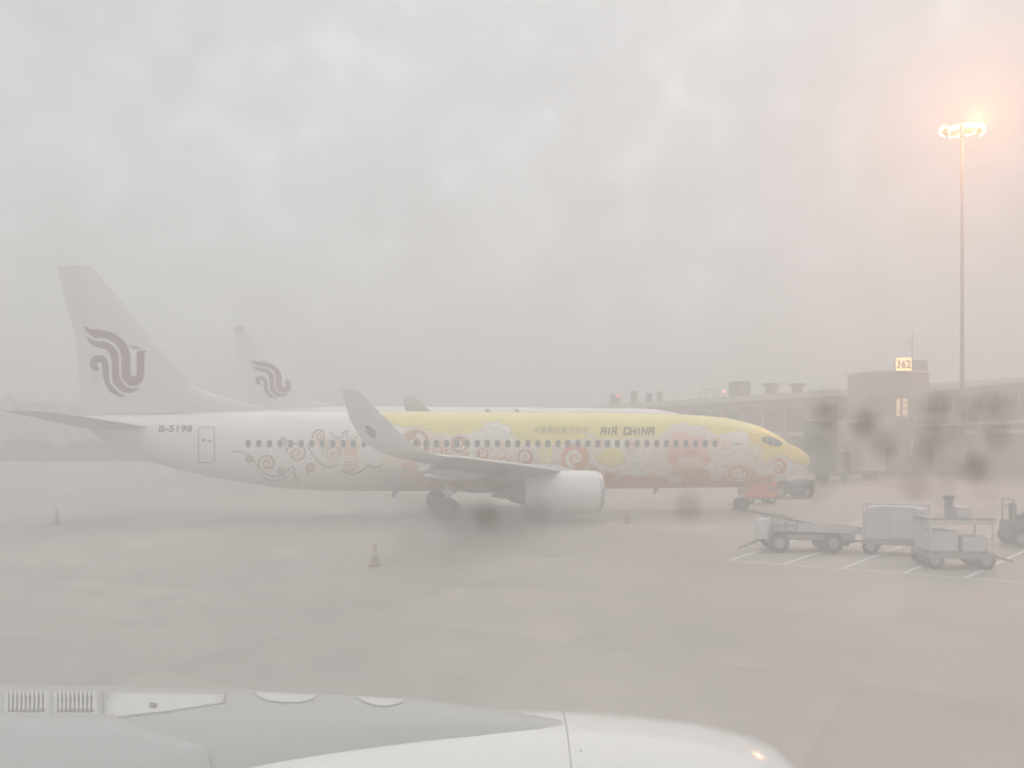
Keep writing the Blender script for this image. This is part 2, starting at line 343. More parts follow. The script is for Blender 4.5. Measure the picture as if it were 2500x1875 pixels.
    def flower(L, col, line_=True):
        for cx, cy, r in L:
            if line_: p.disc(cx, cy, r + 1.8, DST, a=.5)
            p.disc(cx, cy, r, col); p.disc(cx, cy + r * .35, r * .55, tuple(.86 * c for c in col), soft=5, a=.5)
    flower([(1178,1062,12),(1192,1045,13),(1213,1042,14),(1234,1051,13),(1220,1062,14),(1200,1060,14)], (0.87,0.83,0.77))
    p.stroke([(1200,1062),(1207,1050),(1204,1040)],.9,DST,.6); p.stroke([(1215,1060),(1228,1052)],.9,DST,.6)
    flower([(1540,1122,12),(1558,1116,13),(1574,1128,13),(1568,1146,14),(1550,1150,13),(1538,1138,12),(1556,1132,16)], (0.87,0.83,0.77))
    p.disc(1556,1133,6,DST,4,a=.4); p.stroke([(1556,1133),(1566,1122)],.9,DST,.5); p.stroke([(1556,1133),(1545,1124)],.9,DST,.5)
    # peony
    p.disc(1685,1105,62,PNK,44,a=.75)
    flower([(1655,1047,13),(1670,1045,12),(1682,1050,10),(1622,1067,11),(1638,1064,12),(1704,1052,14),(1720,1058,14),(1732,1066,11)], (0.88,0.74,0.68))
    p.disc(1662,1066,26,PNK,9,a=.7)
    flower([(1600,1096,15),(1615,1104,13),(1605,1124,15),(1614,1132,11),(1606,1150,13),(1624,1156,12),(1735,1098,12),(1748,1118,14),(1736,1142,15),(1754,1132,9)], (0.88,0.76,0.68))
    flower([(1640,1105,13),(1668,1100,14),(1690,1098,14),(1716,1106,14),(1650,1132,13),(1715,1128,13),(1676,1082,12),(1700,1080,12),(1640,1085,11)], PNK)
    p.disc(1645,1120,12,PK2,9); p.disc(1725,1122,10,PK2,8); p.disc(1686,1106,17,(0.72,0.36,0.30),12)
    for k in range(4): p.stroke([(1676+4*k,1112-2*k),(1686+3*k,1100+k),(1697,1106)],.9,DST,.6)
    flower([(1664,1126,11),(1680,1124,9),(1697,1130,11),(1712,1134,8)], (0.88,0.66,0.56)); p.disc(1690,1156,44,(0.60,0.24,0.12),13,a=.85)
    flower([(1640,1168,10),(1656,1172,10)], (0.80,0.66,0.58))
    scroll(1775,1087,13,1.0,PNK,-1,1,6); flower([(1768,1104,8),(1780,1106,9),(1790,1098,7)], (0.86,0.78,0.70))
    flower([(1790,1122,9),(1806,1116,9),(1822,1120,9),(1835,1128,8),(1770,1130,8)], (0.86,0.80,0.70), False)
    scroll(1802,1154,28,0.2,ORA,1,.66,5); scroll(1904,1138,17,1.8,(0.70,0.26,0.12),1,1.15,6)
    p.poly([(1925,1132),(1950,1137),(1990,1136),(1990,1150),(1945,1160),(1915,1166),(1922,1150)], WHT)
    p.stroke([(1842,1112),(1852,1128),(1868,1138),(1888,1137),(1898,1120),(1915,1112),(1935,1126),(1955,1133),(1985,1133)],1.3,(0.5,0.36,0.12),.8)
    p.stroke([(1850,1150),(1870,1146),(1888,1140),(1878,1155),(1862,1160)],3.0,CRM)
    return p.c

# ------------------------------------------------------------------ aircraft
class Frame:            # a parked aircraft: s runs aft from the nose, lat to starboard, z up
    def __init__(s, X0, Y0, th): s.X0, s.Y0 = X0, Y0; s.t = (-math.cos(th), -math.sin(th)); s.n = (math.sin(th), -math.cos(th)); s.rz = math.pi + th
    def px(s, S, L, Z):
        X = s.X0 + s.t[0] * S + s.n[0] * L; Y = s.Y0 + s.t[1] * S + s.n[1] * L
        return CX + F * X / Y, HY - F * (Z - CAMZ) / Y
    def un(s, px, py, lat=0.0):
        k = (px - CX) / F
        S = (k * (s.Y0 + s.n[1] * lat) - s.X0 - s.n[0] * lat) / (s.t[0] - k * s.t[1])
        return S, CAMZ + (HY - py) / F * (s.Y0 + s.t[1] * S + s.n[1] * lat)
def smooth1(a, k=5):
    for _ in range(k):
        b = a.copy(); b[1:-1] = (a[:-2] + 2 * a[1:-1] + a[2:]) / 4; a = b
    return a
class Body:             # fuselage: top, bottom and half width along s
    def __init__(s, top, bot, wid, smooth=14):
        s.S = np.linspace(0, max(top[-1][0], bot[-1][0]), 800)
        f = lambda T: smooth1(np.interp(s.S, [p[0] for p in T], [p[1] for p in T]), smooth)
        s.T, s.B, s.W = f(top), f(bot), f(wid)
    def at(s, S): return np.interp(S, s.S, s.T), np.interp(S, s.S, s.B), np.interp(S, s.S, s.W)
    def lat(s, S, Z):
        t, b, w_ = s.at(S); c, h_ = (t + b) / 2, (t - b) / 2
        return w_ * np.sqrt(np.clip(1 - ((Z - c) / h_) ** 2, 0, 1))
    def ring(s, S, n):
        t, b, w_ = s.at(S); th = np.linspace(0, 2 * np.pi, n, endpoint=False)
        return np.stack([np.full(n, S), w_ * np.sin(th), (t + b) / 2 + (t - b) / 2 * np.cos(th)], 1)
    def mesh(s, name, stations, n, mats, parent, color_fn=None):
        V = np.concatenate([s.ring(x, n) for x in stations]); c = color_fn(V) if color_fn else None
        return grid_obj(name, V, len(stations), n, mats, parent, c, closed_v=True, caps=True)
    def proj(s, fr, px, py, off=0.0):      # point of the starboard skin that the pixel shows
        g = lambda L: float(s.lat(*fr.un(px, py, L))) - L
        hi = 2.3; lo = hi
        while lo > -1.9 and g(lo) < 0: hi = lo; lo -= .06
        for _ in range(18):
            m = (lo + hi) / 2
            if g(m) < 0: hi = m
            else: lo = m
        S, Z = fr.un(px, py, hi); return Vector((S, hi + off, Z))
AF = [(0, 0), (0.012, 0.22), (0.05, 0.42), (0.15, 0.72), (0.3, 0.95), (0.42, 1.0), (0.6, 0.85), (0.8, 0.48), (1.0, 0.04)]
def foil():             # closed airfoil loop: (chord fraction, thickness sign*fraction)
    return [(c, t) for c, t in AF] + [(c, -t * 0.8) for c, t in AF[-1:0:-1]]
def loft(name, secs, mats, parent, color_fn=None, dense=1):
    # secs: (leading edge point (s, lat, z), chord, half thickness, thickness direction (lat, z))
    if dense > 1:
        A = []
        for a, b in zip(secs[:-1], secs[1:]):
            for k in range(dense):
                t = k / dense; L = lambda p, q: p + (q - p) * t
                A.append((tuple(L(p, q) for p, q in zip(a[0], b[0])), L(a[1], b[1]), L(a[2], b[2]), tuple(L(p, q) for p, q in zip(a[3], b[3]))))
        secs = A + [secs[-1]]
    base = foil()
    if dense > 1:
        o = []
        for (c1, t1), (c2, t2) in zip(base, base[1:] + base[:1]):
            m = max(1, int(abs(c2 - c1) * 90)); o += [(c1 + (c2 - c1) * k / m, t1 + (t2 - t1) * k / m) for k in range(m)]
        base = o
    V = []
    for le, ch, th, d in secs:
        for c, t in base: V.append((le[0] + c * ch, le[1] + t * th * d[0], le[2] + t * th * d[1]))
    V = np.array(V); return grid_obj(name, V, len(secs), len(base), mats, parent, color_fn(V) if color_fn else None, closed_v=True, caps=True)
def wheel(parent, s, lat, z, r, wd, n=24):
    m = MB(); m.lathe([(-wd/2, r*.55), (-wd/2, r*.86), (-wd*.36, r), (wd*.36, r), (wd/2, r*.86), (wd/2, r*.55), (wd*.3, r*.5), (wd*.3, 0.02)], (s, lat, z), (0, 1, 0), n, 0)
    m.lathe([(-wd*.35, r*.52), (-wd*.35, 0.02)], (s, lat, z), (0, 1, 0), n, 1)
    return m.build('wheel', [RUBBER, METAL], parent, smooth=True)

# ---- the yellow liveried twinjet
FR = Frame(16.86, 46.5, R(10))
top_px = [(1974,1122),(1970,1113),(1961,1104),(1938,1089),(1917,1080),(1905,1071),(1896,1064),(1874,1052),(1845,1038),(1816,1030),(1773,1020),(1709,1014),(1625,1010),(1450,1007),(1250,1006),(1000,1004),(800,1004),(579,1004),(400,1009),(246,1014),(196,1017)]
bot_px = [(1974,1127),(1964,1141),(1943,1154),(1903,1172),(1874,1183),(1830,1188),(1787,1190),(1600,1192),(1300,1195),(1000,1199),(800,1199),(713,1194),(627,1183),(540,1169),(440,1148),(340,1119),(283,1098),(240,1070),(210,1045),(196,1030)]
TOP = [FR.un(x, y) for x, y in top_px]; BOT = [FR.un(x, y) for x, y in bot_px]
TOP[0] = (0.0, TOP[0][1]); BOT[0] = (0.0, BOT[0][1]); L737 = TOP[-1][0]
WID = [(0,.12),(.15,.42),(.4,.68),(1,1.06),(2,1.45),(3.3,1.72),(5.2,1.86),(7,1.88),(25,1.88),(28,1.70),(31,1.36),(34,.92),(36.5,.52),(38.5,.2)]
b737 = Body(TOP, BOT, WID, 6)
jet = empty('passenger_jet', (FR.X0, FR.Y0, 0), FR.rz)
tag(jet, 'white passenger jet with yellow and orange peony livery parked on the apron', 'airplane')
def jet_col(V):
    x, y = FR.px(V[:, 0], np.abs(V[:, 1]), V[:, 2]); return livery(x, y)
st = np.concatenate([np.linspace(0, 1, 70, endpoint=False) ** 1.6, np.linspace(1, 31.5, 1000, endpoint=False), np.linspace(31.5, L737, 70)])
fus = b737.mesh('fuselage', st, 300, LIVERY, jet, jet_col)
# fin with dorsal fillet, drawn in the photograph and read back on the centre plane
fin_le = [FR.un(x, y) for x, y in ((640,994),(560,974),(492,951),(469,941),(420,881),(356,811),(290,730),(220,647))]
fin_te = [FR.un(x, y) for x, y in ((200,1000),(185,826),(162,745),(139,648))]
zs = np.concatenate([np.linspace(fin_le[0][1] - .35, fin_le[3][1], 26, endpoint=False), np.linspace(fin_le[3][1], fin_te[-1][1], 150)])
le = np.interp(zs, [p[1] for p in fin_le], [p[0] for p in fin_le]); te = np.interp(zs, [p[1] for p in fin_te], [p[0] for p in fin_te])
fsec = []
for z_, a, b in zip(zs, le, te):
    u = (z_ - zs[0]) / (zs[-1] - zs[0]); fsec.append(((a, 0, z_), b - a, 0.30 * (1 - u) + 0.09 * u, (1, 0)))
def fin_col(V):
    x, y = FR.px(V[:, 0], np.abs(V[:, 1]), V[:, 2]); p = Paint(x, y, (0.74, 0.72, 0.71)); draw_logo(p, 202, 794, 1.0)
    return p.c
def fin_loft(name, secs, parent, cf):
    base = []; B0 = foil()
    for (c1, t1), (c2, t2) in zip(B0, B0[1:] + B0[:1]):
        m = max(1, int(abs(c2 - c1) * 120)); base += [(c1 + (c2 - c1) * k / m, t1 + (t2 - t1) * k / m) for k in range(m)]
    V = np.array([(l_[0] + c * ch, t * th, l_[2]) for l_, ch, th, d in secs for c, t in base])
    return grid_obj(name, V, len(secs), len(base), LIVERY, parent, cf(V), closed_v=True, caps=True)
fin = fin_loft('fin', fsec, jet, fin_col)
MB().tube([(a - .015, 0, b) for a, b in zip(le[26::6], zs[26::6])], .035, 8).build('leading_edge_highlight', mat('pale leading edge highlight', (.86, .86, .85), .25), fin, smooth=True)  # near-white tube paints the highlight along the fin's front edge
# rudder seam
sm = MB()
q = [FR.un(x, y, .2) for x, y in ((168,650),(196,760),(222,870),(245,1000))]
sm.tube([(s_, .02 + .2 * (1 - i / 3 * -.2), z_) for i, (s_, z_) in enumerate(q)], 0.008); sm.build('rudder_seam', GREYP, fin)
tl = MB().lathe([(0, .20), (.25, .17), (.32, .10), (.33, .01)], (L737 - .02, 0, (TOP[-1][1] + BOT[-1][1]) / 2), (1, 0, 0), 16).build('exhaust_cone', METAL, jet, smooth=True)
# tailplanes
for sg in (1, -1):
    lr, zr = 0.8, 4.50
    tip_s, tip_z = FR.un(30, 1002, 7.1)
    loft('tailplane', [((35.0, sg*.2, zr), 3.4, .17, (0, 1)), ((35.3, sg*lr, zr + .06), 3.2, .16, (0, 1)), ((37.5, sg*6.7, tip_z - .02), 1.6, .07, (0, 1)), ((37.9, sg*7.1, tip_z), 1.1, .035, (0, 1))], LGREY, jet)
# wings with blended winglets
def W(lat): return 2.20 + (lat - 1.8) * 0.075
wsec = [((13.6, 0.6, 2.05), 8.3, .50, (0, 1)), ((14.2, 1.8, 2.20), 7.6, .46, (0, 1)), ((15.6, 4.8, W(4.8)), 5.7, .34, (0, 1)), ((16.9, 7.4, W(7.4)), 4.2, .26, (0, 1)), ((19.4, 12, W(12)), 3.0, .17, (0, 1)), ((21.9, 16.5, W(16.5)), 1.85, .095, (0, 1))]
wl = [(22.3, 16.95, 3.34, 1.62, .08, 20), (22.85, 17.32, 3.47, 1.42, .065, 45), (23.42, 17.55, 3.80, 1.42, .05, 66), (24.12, 17.80, 4.5, 1.10, .04, 76), (24.98, 18.02, 5.34, .46, .02, 78)]
def wing(fr, sg, parent, white, zlog=None):
    S = [((a[0], sg * a[1], a[2]), c, t, d) for a, c, t, d in wsec]
    o = loft('wing', S, [mat('grey wing skin', (.34, .34, .33), .4, noise=.08, nscale=1.5)], parent)
    MB().tube([(a[0] - .01, a[1], a[2] + .02) for a, c, t, d in S[1:]], .05, 8).build('leading_edge_highlight', mat('pale leading edge highlight', (.86, .86, .85), .25), o, smooth=True)  # bright tube puts the wing's leading edge highlight into the colour
    def wcol(V):
        x, y = fr.px(V[:, 0], V[:, 1], V[:, 2]); p = Paint(x, y, (0.78, 0.78, 0.76)); draw_logo(p, 888, 1038, .18, .17, .035); return p.c
    S2 = [S[-1]] + [((s_, sg * l_, z_), c, t, (-sg * math.sin(R(a)), math.cos(R(a)))) for s_, l_, z_, c, t, a in wl]
    loft('winglet', S2, [LIVERY], o, wcol, dense=14)
    for l_, s0, ln in ((5.2, 19.6, 2.6), (8.6, 19.8, 2.3), (12.2, 20.9, 2.0)):
        MB().lathe([(0, .02), (.25*ln, .16), (.55*ln, .2), (.85*ln, .12), (ln, .01)], (s0, sg * l_, W(l_) - .34), (1, 0, .06), 12).build('flap_fairing', LGREY, o, smooth=True)
    return o
for sg in (1, -1): wing(FR, sg, jet, WHITE)
# belly fairing
MB().lathe([(0, .1), (1.5, .9), (3.5, 1.25), (7, 1.3), (9.5, .95), (11, .1)], (12.2, 0, 2.42), (1, 0, 0), 32).build('belly_fairing', GREYP, jet, smooth=True)
# engines
def engine(parent, s0, lat, zc, r, ln, pyl=True):
    e = MB().lathe([(0.30, r*.76), (0.08, r*.80), (0, r*.86), (0.04, r*.92), (.25, r*.975), (.8, r), (ln*.55, r*1.0), (ln*.82, r*.93), (ln, r*.80), (ln, r*.74), (ln*.9, r*.72)], (s0, lat, zc), (1, 0, 0), 40).build('engine', WHITE, parent, smooth=True)
    MB().lathe([(-.012, r*.84), (-.03, r*.88), (.03, r*.935), (.2, r*.972)], (s0, lat, zc), (1, 0, 0), 40).build('inlet_lip', METAL, e, smooth=True)
    MB().lathe([(.32, .02), (.34, r*.22), (.45, r*.28), (.46, r*.76)], (s0, lat, zc), (1, 0, 0), 32).build('fan', DMETAL, e, smooth=True)
    MB().lathe([(ln*.85, r*.6), (ln, r*.56), (ln*1.16, r*.42), (ln*1.17, r*.34), (ln*1.16, r*.3), (ln*1.34, .03)], (s0, lat, zc), (1, 0, 0), 28).build('core_nozzle', DMETAL, e, smooth=True)
    if pyl:
        MB().poly([(s0 + ln*.28, lat-.16, zc + r*.96), (s0 + ln*.55, lat-.16, zc + r*1.22), (s0 + ln*.85, lat-.16, zc+r*1.3), (s0 + ln*1.5, lat-.16, zc + r*.75), (s0 + ln*1.3, lat-.16, zc + r*.45), (s0 + ln*.9, lat-.16, zc+r*.6)], .32, (0, 1, 0)).build('pylon', LGREY, e, bevel=.05)
    return e
for sg in (1, -1): engine(jet, 13.72, sg * 4.83, 1.42, 1.04, 3.75)
# landing gear
def gear(parent, s, lat, ztop, r, wd, dx, name):
    g_ = MB(); g_.bar((s, lat, ztop), (s, lat, r), .11); g_.bar((s + .05, lat - dx, r), (s + .05, lat + dx, r), .08); g_.bar((s - .9, lat, ztop), (s, lat, r + .55), .06)
    g_.box((s + .05, lat, ztop - .35), (.05, .75, .9)); g_ = g_.build(name, METAL, parent)
    for d in (-dx, dx): wheel(g_, s + .02, lat + d, r, r, wd)
for sg in (1, -1): gear(jet, 20.85, sg * 2.86, 1.7, .56, .42, .43, 'main_gear')
gear(jet, 4.1, 0, 1.7, .35, .22, .24, 'nose_gear')
# cabin windows, doors, cockpit panes on the starboard skin
def dense(L, L0):        # split long sides so that the outline follows the curved skin
    o = []
    for (a, b), (c, d) in zip(zip(L, L[1:] + L[:1]), zip(L0, L0[1:] + L0[:1])):
        k = max(1, int(math.hypot(d[0] - c[0], d[1] - c[1]) / 3.5)); o += [(a[0] + (b[0] - a[0]) * j / k, a[1] + (b[1] - a[1]) * j / k) for j in range(k)]
    return o
def skin_patch(outline, off, name, m, parent, inner=None):
    o0 = outline; outline = dense(outline, o0)
    if inner is not None: inner = dense(inner, o0)
    n = len(outline); k = MB(); mx_ = sum(p[0] for p in outline) / n; my_ = sum(p[1] for p in outline) / n
    P = [b737.proj(FR, x, y, off) for x, y in outline]
    if inner is None:
        V = list(P); f = []
        for q, t_ in enumerate((.66, .33)):
            V += [b737.proj(FR, mx_ + (x - mx_) * t_, my_ + (y - my_) * t_, off) for x, y in outline]
            f += [(q * n + i, q * n + (i + 1) % n, (q + 1) * n + (i + 1) % n, (q + 1) * n + i) for i in range(n)]
        V.append(b737.proj(FR, mx_, my_, off)); f += [(2 * n + i, 2 * n + (i + 1) % n, 3 * n) for i in range(n)]; k.add(V, f)
    else:
        Q = [b737.proj(FR, x, y, off) for x, y in inner]; k.add(P + Q, [(i, (i + 1) % n, n + (i + 1) % n, n + i) for i in range(n)])
    return k.build(name, m, parent)
def rrect(cx, cy, w_, h_, r, n=4):
    o = []
    for sx, sy, a in ((1, -1, -90), (1, 1, 0), (-1, 1, 90), (-1, -1, 180)):
        for k in range(n + 1):
            t = R(a + 90 * k / n); o.append((cx + sx * (w_ / 2 - r) + r * math.cos(t), cy + sy * (h_ / 2 - r) + r * math.sin(t)))
    return o
WIN = mat('cabin window acrylic', (0.14, 0.145, 0.16), 0.15)
xw = 606.0
while xw < 1760:
    sc_ = F / (FR.Y0 + FR.t[1] * FR.un(xw, 1082, 1.88)[0] - 1.85)
    wd, ht = .255 * sc_, .36 * sc_
    if not (1243 < xw < 1256):
        wf = skin_patch(rrect(xw, 1083, wd * 1.16, ht * 1.13, wd * .46), .012, 'window', WHITE if xw < 1000 else mat('pale window surround', (0.62, 0.52, 0.45), .4), jet, rrect(xw, 1083, wd, ht, wd * .42))
        skin_patch(rrect(xw, 1083, wd, ht, wd * .42), .010, 'window_pane', WIN, wf)
    xw += .512 * sc_
def outline(cx, cy, w_, h_, r, t, name, m): return skin_patch(rrect(cx, cy, w_, h_, r), .016, name, m, jet, rrect(cx, cy, w_ - 2 * t, h_ - 2 * t, r - t))
SEAM = mat('panel seam', (0.22, 0.22, 0.22), .5)
d_ = outline(504, 1086, 41, 88, 8, 2.0, 'door', SEAM); skin_patch(rrect(497, 1075, 8, 7, 3), .016, 'door_window', WIN, d_); skin_patch(rrect(512, 1077, 12, 4, 1.5), .016, 'handle', SEAM, d_)
d_ = outline(1842, 1092, 27, 62, 6, 1.5, 'door', mat('door seam', (0.55, 0.45, 0.3), .5)); skin_patch(rrect(1800, 1084, 17, 4, 1.8), .016, 'vent_slot', SEAM, jet)
d_ = outline(1268, 1096, 30, 62, 6, 1.8, 'exit_hatch', mat('hatch band', (0.78, 0.70, 0.6), .5))
CK = mat('cockpit glass', (0.10, 0.12, 0.15), .08, spec=.6)
for P in ([(1858,1069),(1869,1065),(1873,1084),(1863,1080)], [(1871,1065),(1886,1067),(1889,1090),(1875,1085)], [(1888,1068),(1898,1073),(1912,1083),(1905,1089),(1891,1091)]):
    skin_patch([((a[0] * (4 - j) + b[0] * j) / 4, (a[1] * (4 - j) + b[1] * j) / 4) for a, b in zip(P, P[1:] + P[:1]) for j in range(4)], .02, 'cockpit_pane', CK, jet)
# blade antennas
for x, y, up in ((975,1199,-1),(1612,1191,-1),(1275,1006,1),(1203,1006,1)):
    s_, z_ = FR.un(x, y)
    MB().poly([(s_, -.02, z_ - up*.06), (s_ + .34, -.02, z_ - up*.06), (s_ + .42, -.02, z_ + (.14 if up > 0 else -.32)), (s_ + .25, -.02, z_ + (.14 if up > 0 else -.32))], .04, (0, 1, 0)).build('blade_antenna', GREYP, jet)
# lettering
def text_mesh(body, shear=0.0, bold=0.0):
    c = bpy.data.curves.new('t', 'FONT'); c.body = body; c.size = 1; c.shear = shear; c.offset = bold; c.resolution_u = 3; c.space_character = 1.35 if ord(body[0]) > 999 else 1.0
    o = bpy.data.objects.new('t', c); COL.objects.link(o); bpy.context.view_layer.update()
    me = bpy.data.meshes.new_from_object(o.evaluated_get(bpy.context.evaluated_depsgraph_get())); bpy.data.objects.remove(o)
    v = np.array([p.co[:] for p in me.vertices]); f = [tuple(p.vertices) for p in me.polygons]; bpy.data.meshes.remove(me)
    return v, f
def skin_text(body, x0, x1, y0, y1, m, name, shear=0.0, bold=0.0, strokes=None):
    if strokes is None:
        v, f = text_mesh(body, shear, bold)
        if len(v) == 0: return
        lo, hi = v.min(0), v.max(0); k = MB()
        k.add([b737.proj(FR, x0 + (p[0] - lo[0]) / (hi[0] - lo[0]) * (x1 - x0), y1 - (p[1] - lo[1]) / (hi[1] - lo[1]) * (y1 - y0), .02) for p in v], f)
    else:                # block letters as thick polylines on a 4 x 6 cell
        k = MB()
        for a, b, t in strokes:
            n = Vector((-(b[1] - a[1]), b[0] - a[0])).normalized() * t; e = Vector((b[0] - a[0], b[1] - a[1])).normalized() * t * .9
            q = [(a[0] - e[0] + n[0], a[1] - e[1] + n[1]), (b[0] + e[0] + n[0], b[1] + e[1] + n[1]), (b[0] + e[0] - n[0], b[1] + e[1] - n[1]), (a[0] - e[0] - n[0], a[1] - e[1] - n[1])]
            k.add([b737.proj(FR, x, y, .02 + .0015 * (len(k.f) % 9)) for x, y in q], [(0, 1, 2, 3)])
    return k.build(name, m, jet)
BL = {'A': [((0,6),(0.5,0)),((0.5,0),(4,0)),((4,0),(4,6)),((0.4,3.2),(4,3.2))], 'I': [((1,0),(1,6))], 'R': [((0,0),(0,6)),((0,0),(3.4,0)),((3.4,0),(3.4,3)),((0,3),(3.4,3)),((1.6,3),(3.8,6))],
      'C': [((4,0),(0,0)),((0,0),(0,6)),((0,6),(4,6)),((4,6),(4,3.4)),((4,3.4),(2.4,3.4))], 'H': [((0,0),(0,6)),((4,0),(4,6)),((0,3),(4,3))], 'N': [((0,6),(0,0)),((0,0),(4,6)),((4,6),(4,0))]}
BL['C'] = [((4,0),(0,0)),((0,0),(0,6)),((0,6),(4,6)),((4,6),(4,4.2)),((4,0),(4,1.4))]
ux, wds = 0.0, {'A': 4, 'I': 2, 'R': 4, 'C': 4, 'H': 4, 'N': 4, ' ': 2.6}; STR = []
tot = sum(wds[c] + 2.1 for c in 'AIR CHINA') - 2.1; kx = (1594 - 1467) / tot; ky = 16 / 6
for c in 'AIR CHINA':
    if c != ' ': STR += [((1467 + (ux + a[0]) * kx + (6 - a[1]) * .25, 1044.5 + a[1] * ky), (1467 + (ux + b[0]) * kx + (6 - b[1]) * .25, 1044.5 + b[1] * ky), 1.85) for a, b in BL[c]]
    ux += wds[c] + 2.1
skin_text('', 0, 0, 0, 0, LETTER, 'airline_lettering', strokes=STR)
skin_text('B-5198', 387, 470, 1038, 1055, REGM, 'registration_lettering', 0.1, .022)
skin_text('中国国际航空公司', 1304, 1434, 1041, 1059, FAINT, 'chinese_lettering', 0.0, .0)

# ---- the white wide-body behind it
FB = Frame(25.6, 104.0, R(10))
btop = [(0,4.6),(.5,5.3),(1.5,6.1),(3,6.85),(5,7.55),(7.5,8.0),(10,8.12),(45,8.1),(52,7.9),(58.2,7.35)]
bbot = [(0,4.4),(.6,3.7),(2,3.05),(4,2.65),(8,2.48),(38,2.48),(44,3.1),(50,4.5),(55,5.9),(58.2,6.75)]
bwid = [(0,.1),(.5,.9),(1.5,1.6),(3,2.15),(5,2.55),(8,2.82),(40,2.82),(46,2.2),(52,1.3),(58.2,.25)]
b330 = Body(btop, bbot, bwid, 6)
wide = empty('passenger_jet', (FB.X0, FB.Y0, 0), FB.rz)
tag(wide, 'larger white passenger jet mostly hidden behind the yellow one', 'airplane')
b330.mesh('fuselage', np.concatenate([np.linspace(0, 1, 20, endpoint=False) ** 1.5 * 8, np.linspace(8, 58.2, 60)]), 48, WHITE, wide)
fl = [FB.un(x, y) for x, y in ((830,996),(770,978),(700,925),(655,868),(598,796))]; ft = [FB.un(x, y) for x, y in ((600,1004),(572,806),(570,795))]
zz = np.linspace(fl[0][1] - .3, ft[-1][1], 130); l2 = np.interp(zz, [p[1] for p in fl], [p[0] for p in fl]); t2 = np.interp(zz, [p[1] for p in ft], [p[0] for p in ft])
def fin2_col(V):
    x, y = FB.px(V[:, 0], np.abs(V[:, 1]), V[:, 2]); p = Paint(x, y, (0.76, 0.75, 0.74)); draw_logo(p, 611, 877, .555, .66)
    p.poly([(560,790),(602,790),(596,816),(578,812),(560,816)], (0.45, 0.44, 0.44), .7); return p.c
fin_loft('fin', [((a, 0, z_), b - a, .42 * (1 - (z_ - zz[0]) / (zz[-1] - zz[0])) + .12, (1, 0)) for z_, a, b in zip(zz, l2, t2)], wide, fin2_col)
for sg in (1, -1):
    loft('tailplane', [((50.5, sg*.4, 6.4), 6.0, .32, (0, 1)), ((56.2, sg*9.7, 7.5), 2.0, .09, (0, 1))], LGREY, wide)
    o = loft('wing', [((20, sg*1, 2.9), 11.5, .7, (0, 1)), ((21.5, sg*2.8, 3.1), 10.5, .62, (0, 1)), ((27, sg*10, 4.1), 6.6, .4, (0, 1)), ((37.2, sg*28.8, 5.9), 2.5, .13, (0, 1))], LGREY, wide)
    loft('winglet', [((37.2, sg*28.8, 5.9), 2.5, .13, (0, 1)), ((38.0, sg*29.5, 6.3), 2.1, .1, (-sg*.7, .7)), ((38.9, sg*29.9, 7.2), 1.5, .07, (-sg*.95, .3)), ((39.4, sg*30.05, 7.65), .85, .05, (-sg*.95, .3))], WHITE, o)
    engine(wide, 18.0, sg * 9.37, 2.25, 1.45, 5.4)
    gear(wide, 29.5, sg * 5.3, 3.2, .69, .5, .7, 'main_gear')
gear(wide, 6.7, 0, 3.0, .5, .35, .4, 'nose_gear')

# ------------------------------------------------------------------ engine, pylon and wing root of the aircraft one looks out of
EY, EZ, ER = 3.70, 1.44, 1.05
own = empty('airliner_engine', (0, EY, EZ)); tag(own, 'glossy white engine nacelle with grey pylon, close below the eye', 'engine')
GLOSS = mat('glossy white cowl paint', (0.74, 0.73, 0.71), 0.16, noise=0.02, nscale=1.2, coat=0.6)
cow = [(1.26, .80), (1.28, .835), (1.26, .875), (1.18, .925), (1.04, .965), (.82, 1.005), (.55, 1.03), (.245, ER)]
MB().lathe([(1.0, .76)] + cow, (0, 0, 0), (1, 0, 0), 96).build('inlet_cowl', GLOSS, own, smooth=True)
MB().lathe([(.238, ER - .02), (.238, ER), (-.4, 1.06), (-1.2, 1.06), (-1.9, 1.02), (-2.6, .93), (-2.6, .8)], (0, 0, 0), (1, 0, 0), 96).build('fan_cowl', GLOSS, own, smooth=True)
MB().lathe([(.245, ER - .004), (.238, ER - .004)], (0, 0, 0), (1, 0, 0), 96).build('cowl_seam', GREYP, own)
# pylon: a wedge that widens and rises aft
PYL = mat('grey pylon paint', (0.37, 0.37, 0.36), 0.35, noise=0.04, nscale=2)
ps = [(.234, .11, 1.050), (.1, .14, 1.072), (0.0, .16, 1.085), (-.18, .20, 1.108), (-.45, .26, 1.138), (-.75, .33, 1.150), (-1.2, .45, 1.160), (-1.9, .60, 1.172), (-2.7, .68, 1.180), (-3.6, .72, 1.185)]
V = []
for x, hw, zt in ps:
    zb = math.sqrt(max(ER * ER - hw * hw, 0)) - .08; hh = zt - zb
    L = [(-hw, zb), (-hw * .93, zb + hh * .33), (-hw * .80, zb + hh * .62), (-hw * .60, zb + hh * .83), (-hw * .32, zb + hh * .96)]
    L = L + [(0, zt)] + [(-a, b) for a, b in L[::-1]]
    V += [(x, a, b) for a, b in L]; nsec = len(L)
pyl = grid_obj('pylon', np.array(V), len(ps), nsec, PYL, own, caps=True)
from mathutils.bvhtree import BVHTree
pbv = BVHTree.FromPolygons([v.co[:] for v in pyl.data.vertices], [tuple(p.vertices) for p in pyl.data.polygons])
eye = Vector((0, -EY, CAMZ - EZ))
def pface(px, py, off=0.0):        # point of the pylon's skin seen at a pixel, raised along its normal
    for k in range(12):
        loc, n, _, _ = pbv.ray_cast(eye, Vector(((px - CX) / F, 1, (HY - py - k * 3) / F)).normalized())
        if loc is not None: return loc + (n if n.y < 0 or n.z > 0 else -n) * off
    return Vector(((px - CX) / F * EY, 0, 1.1))
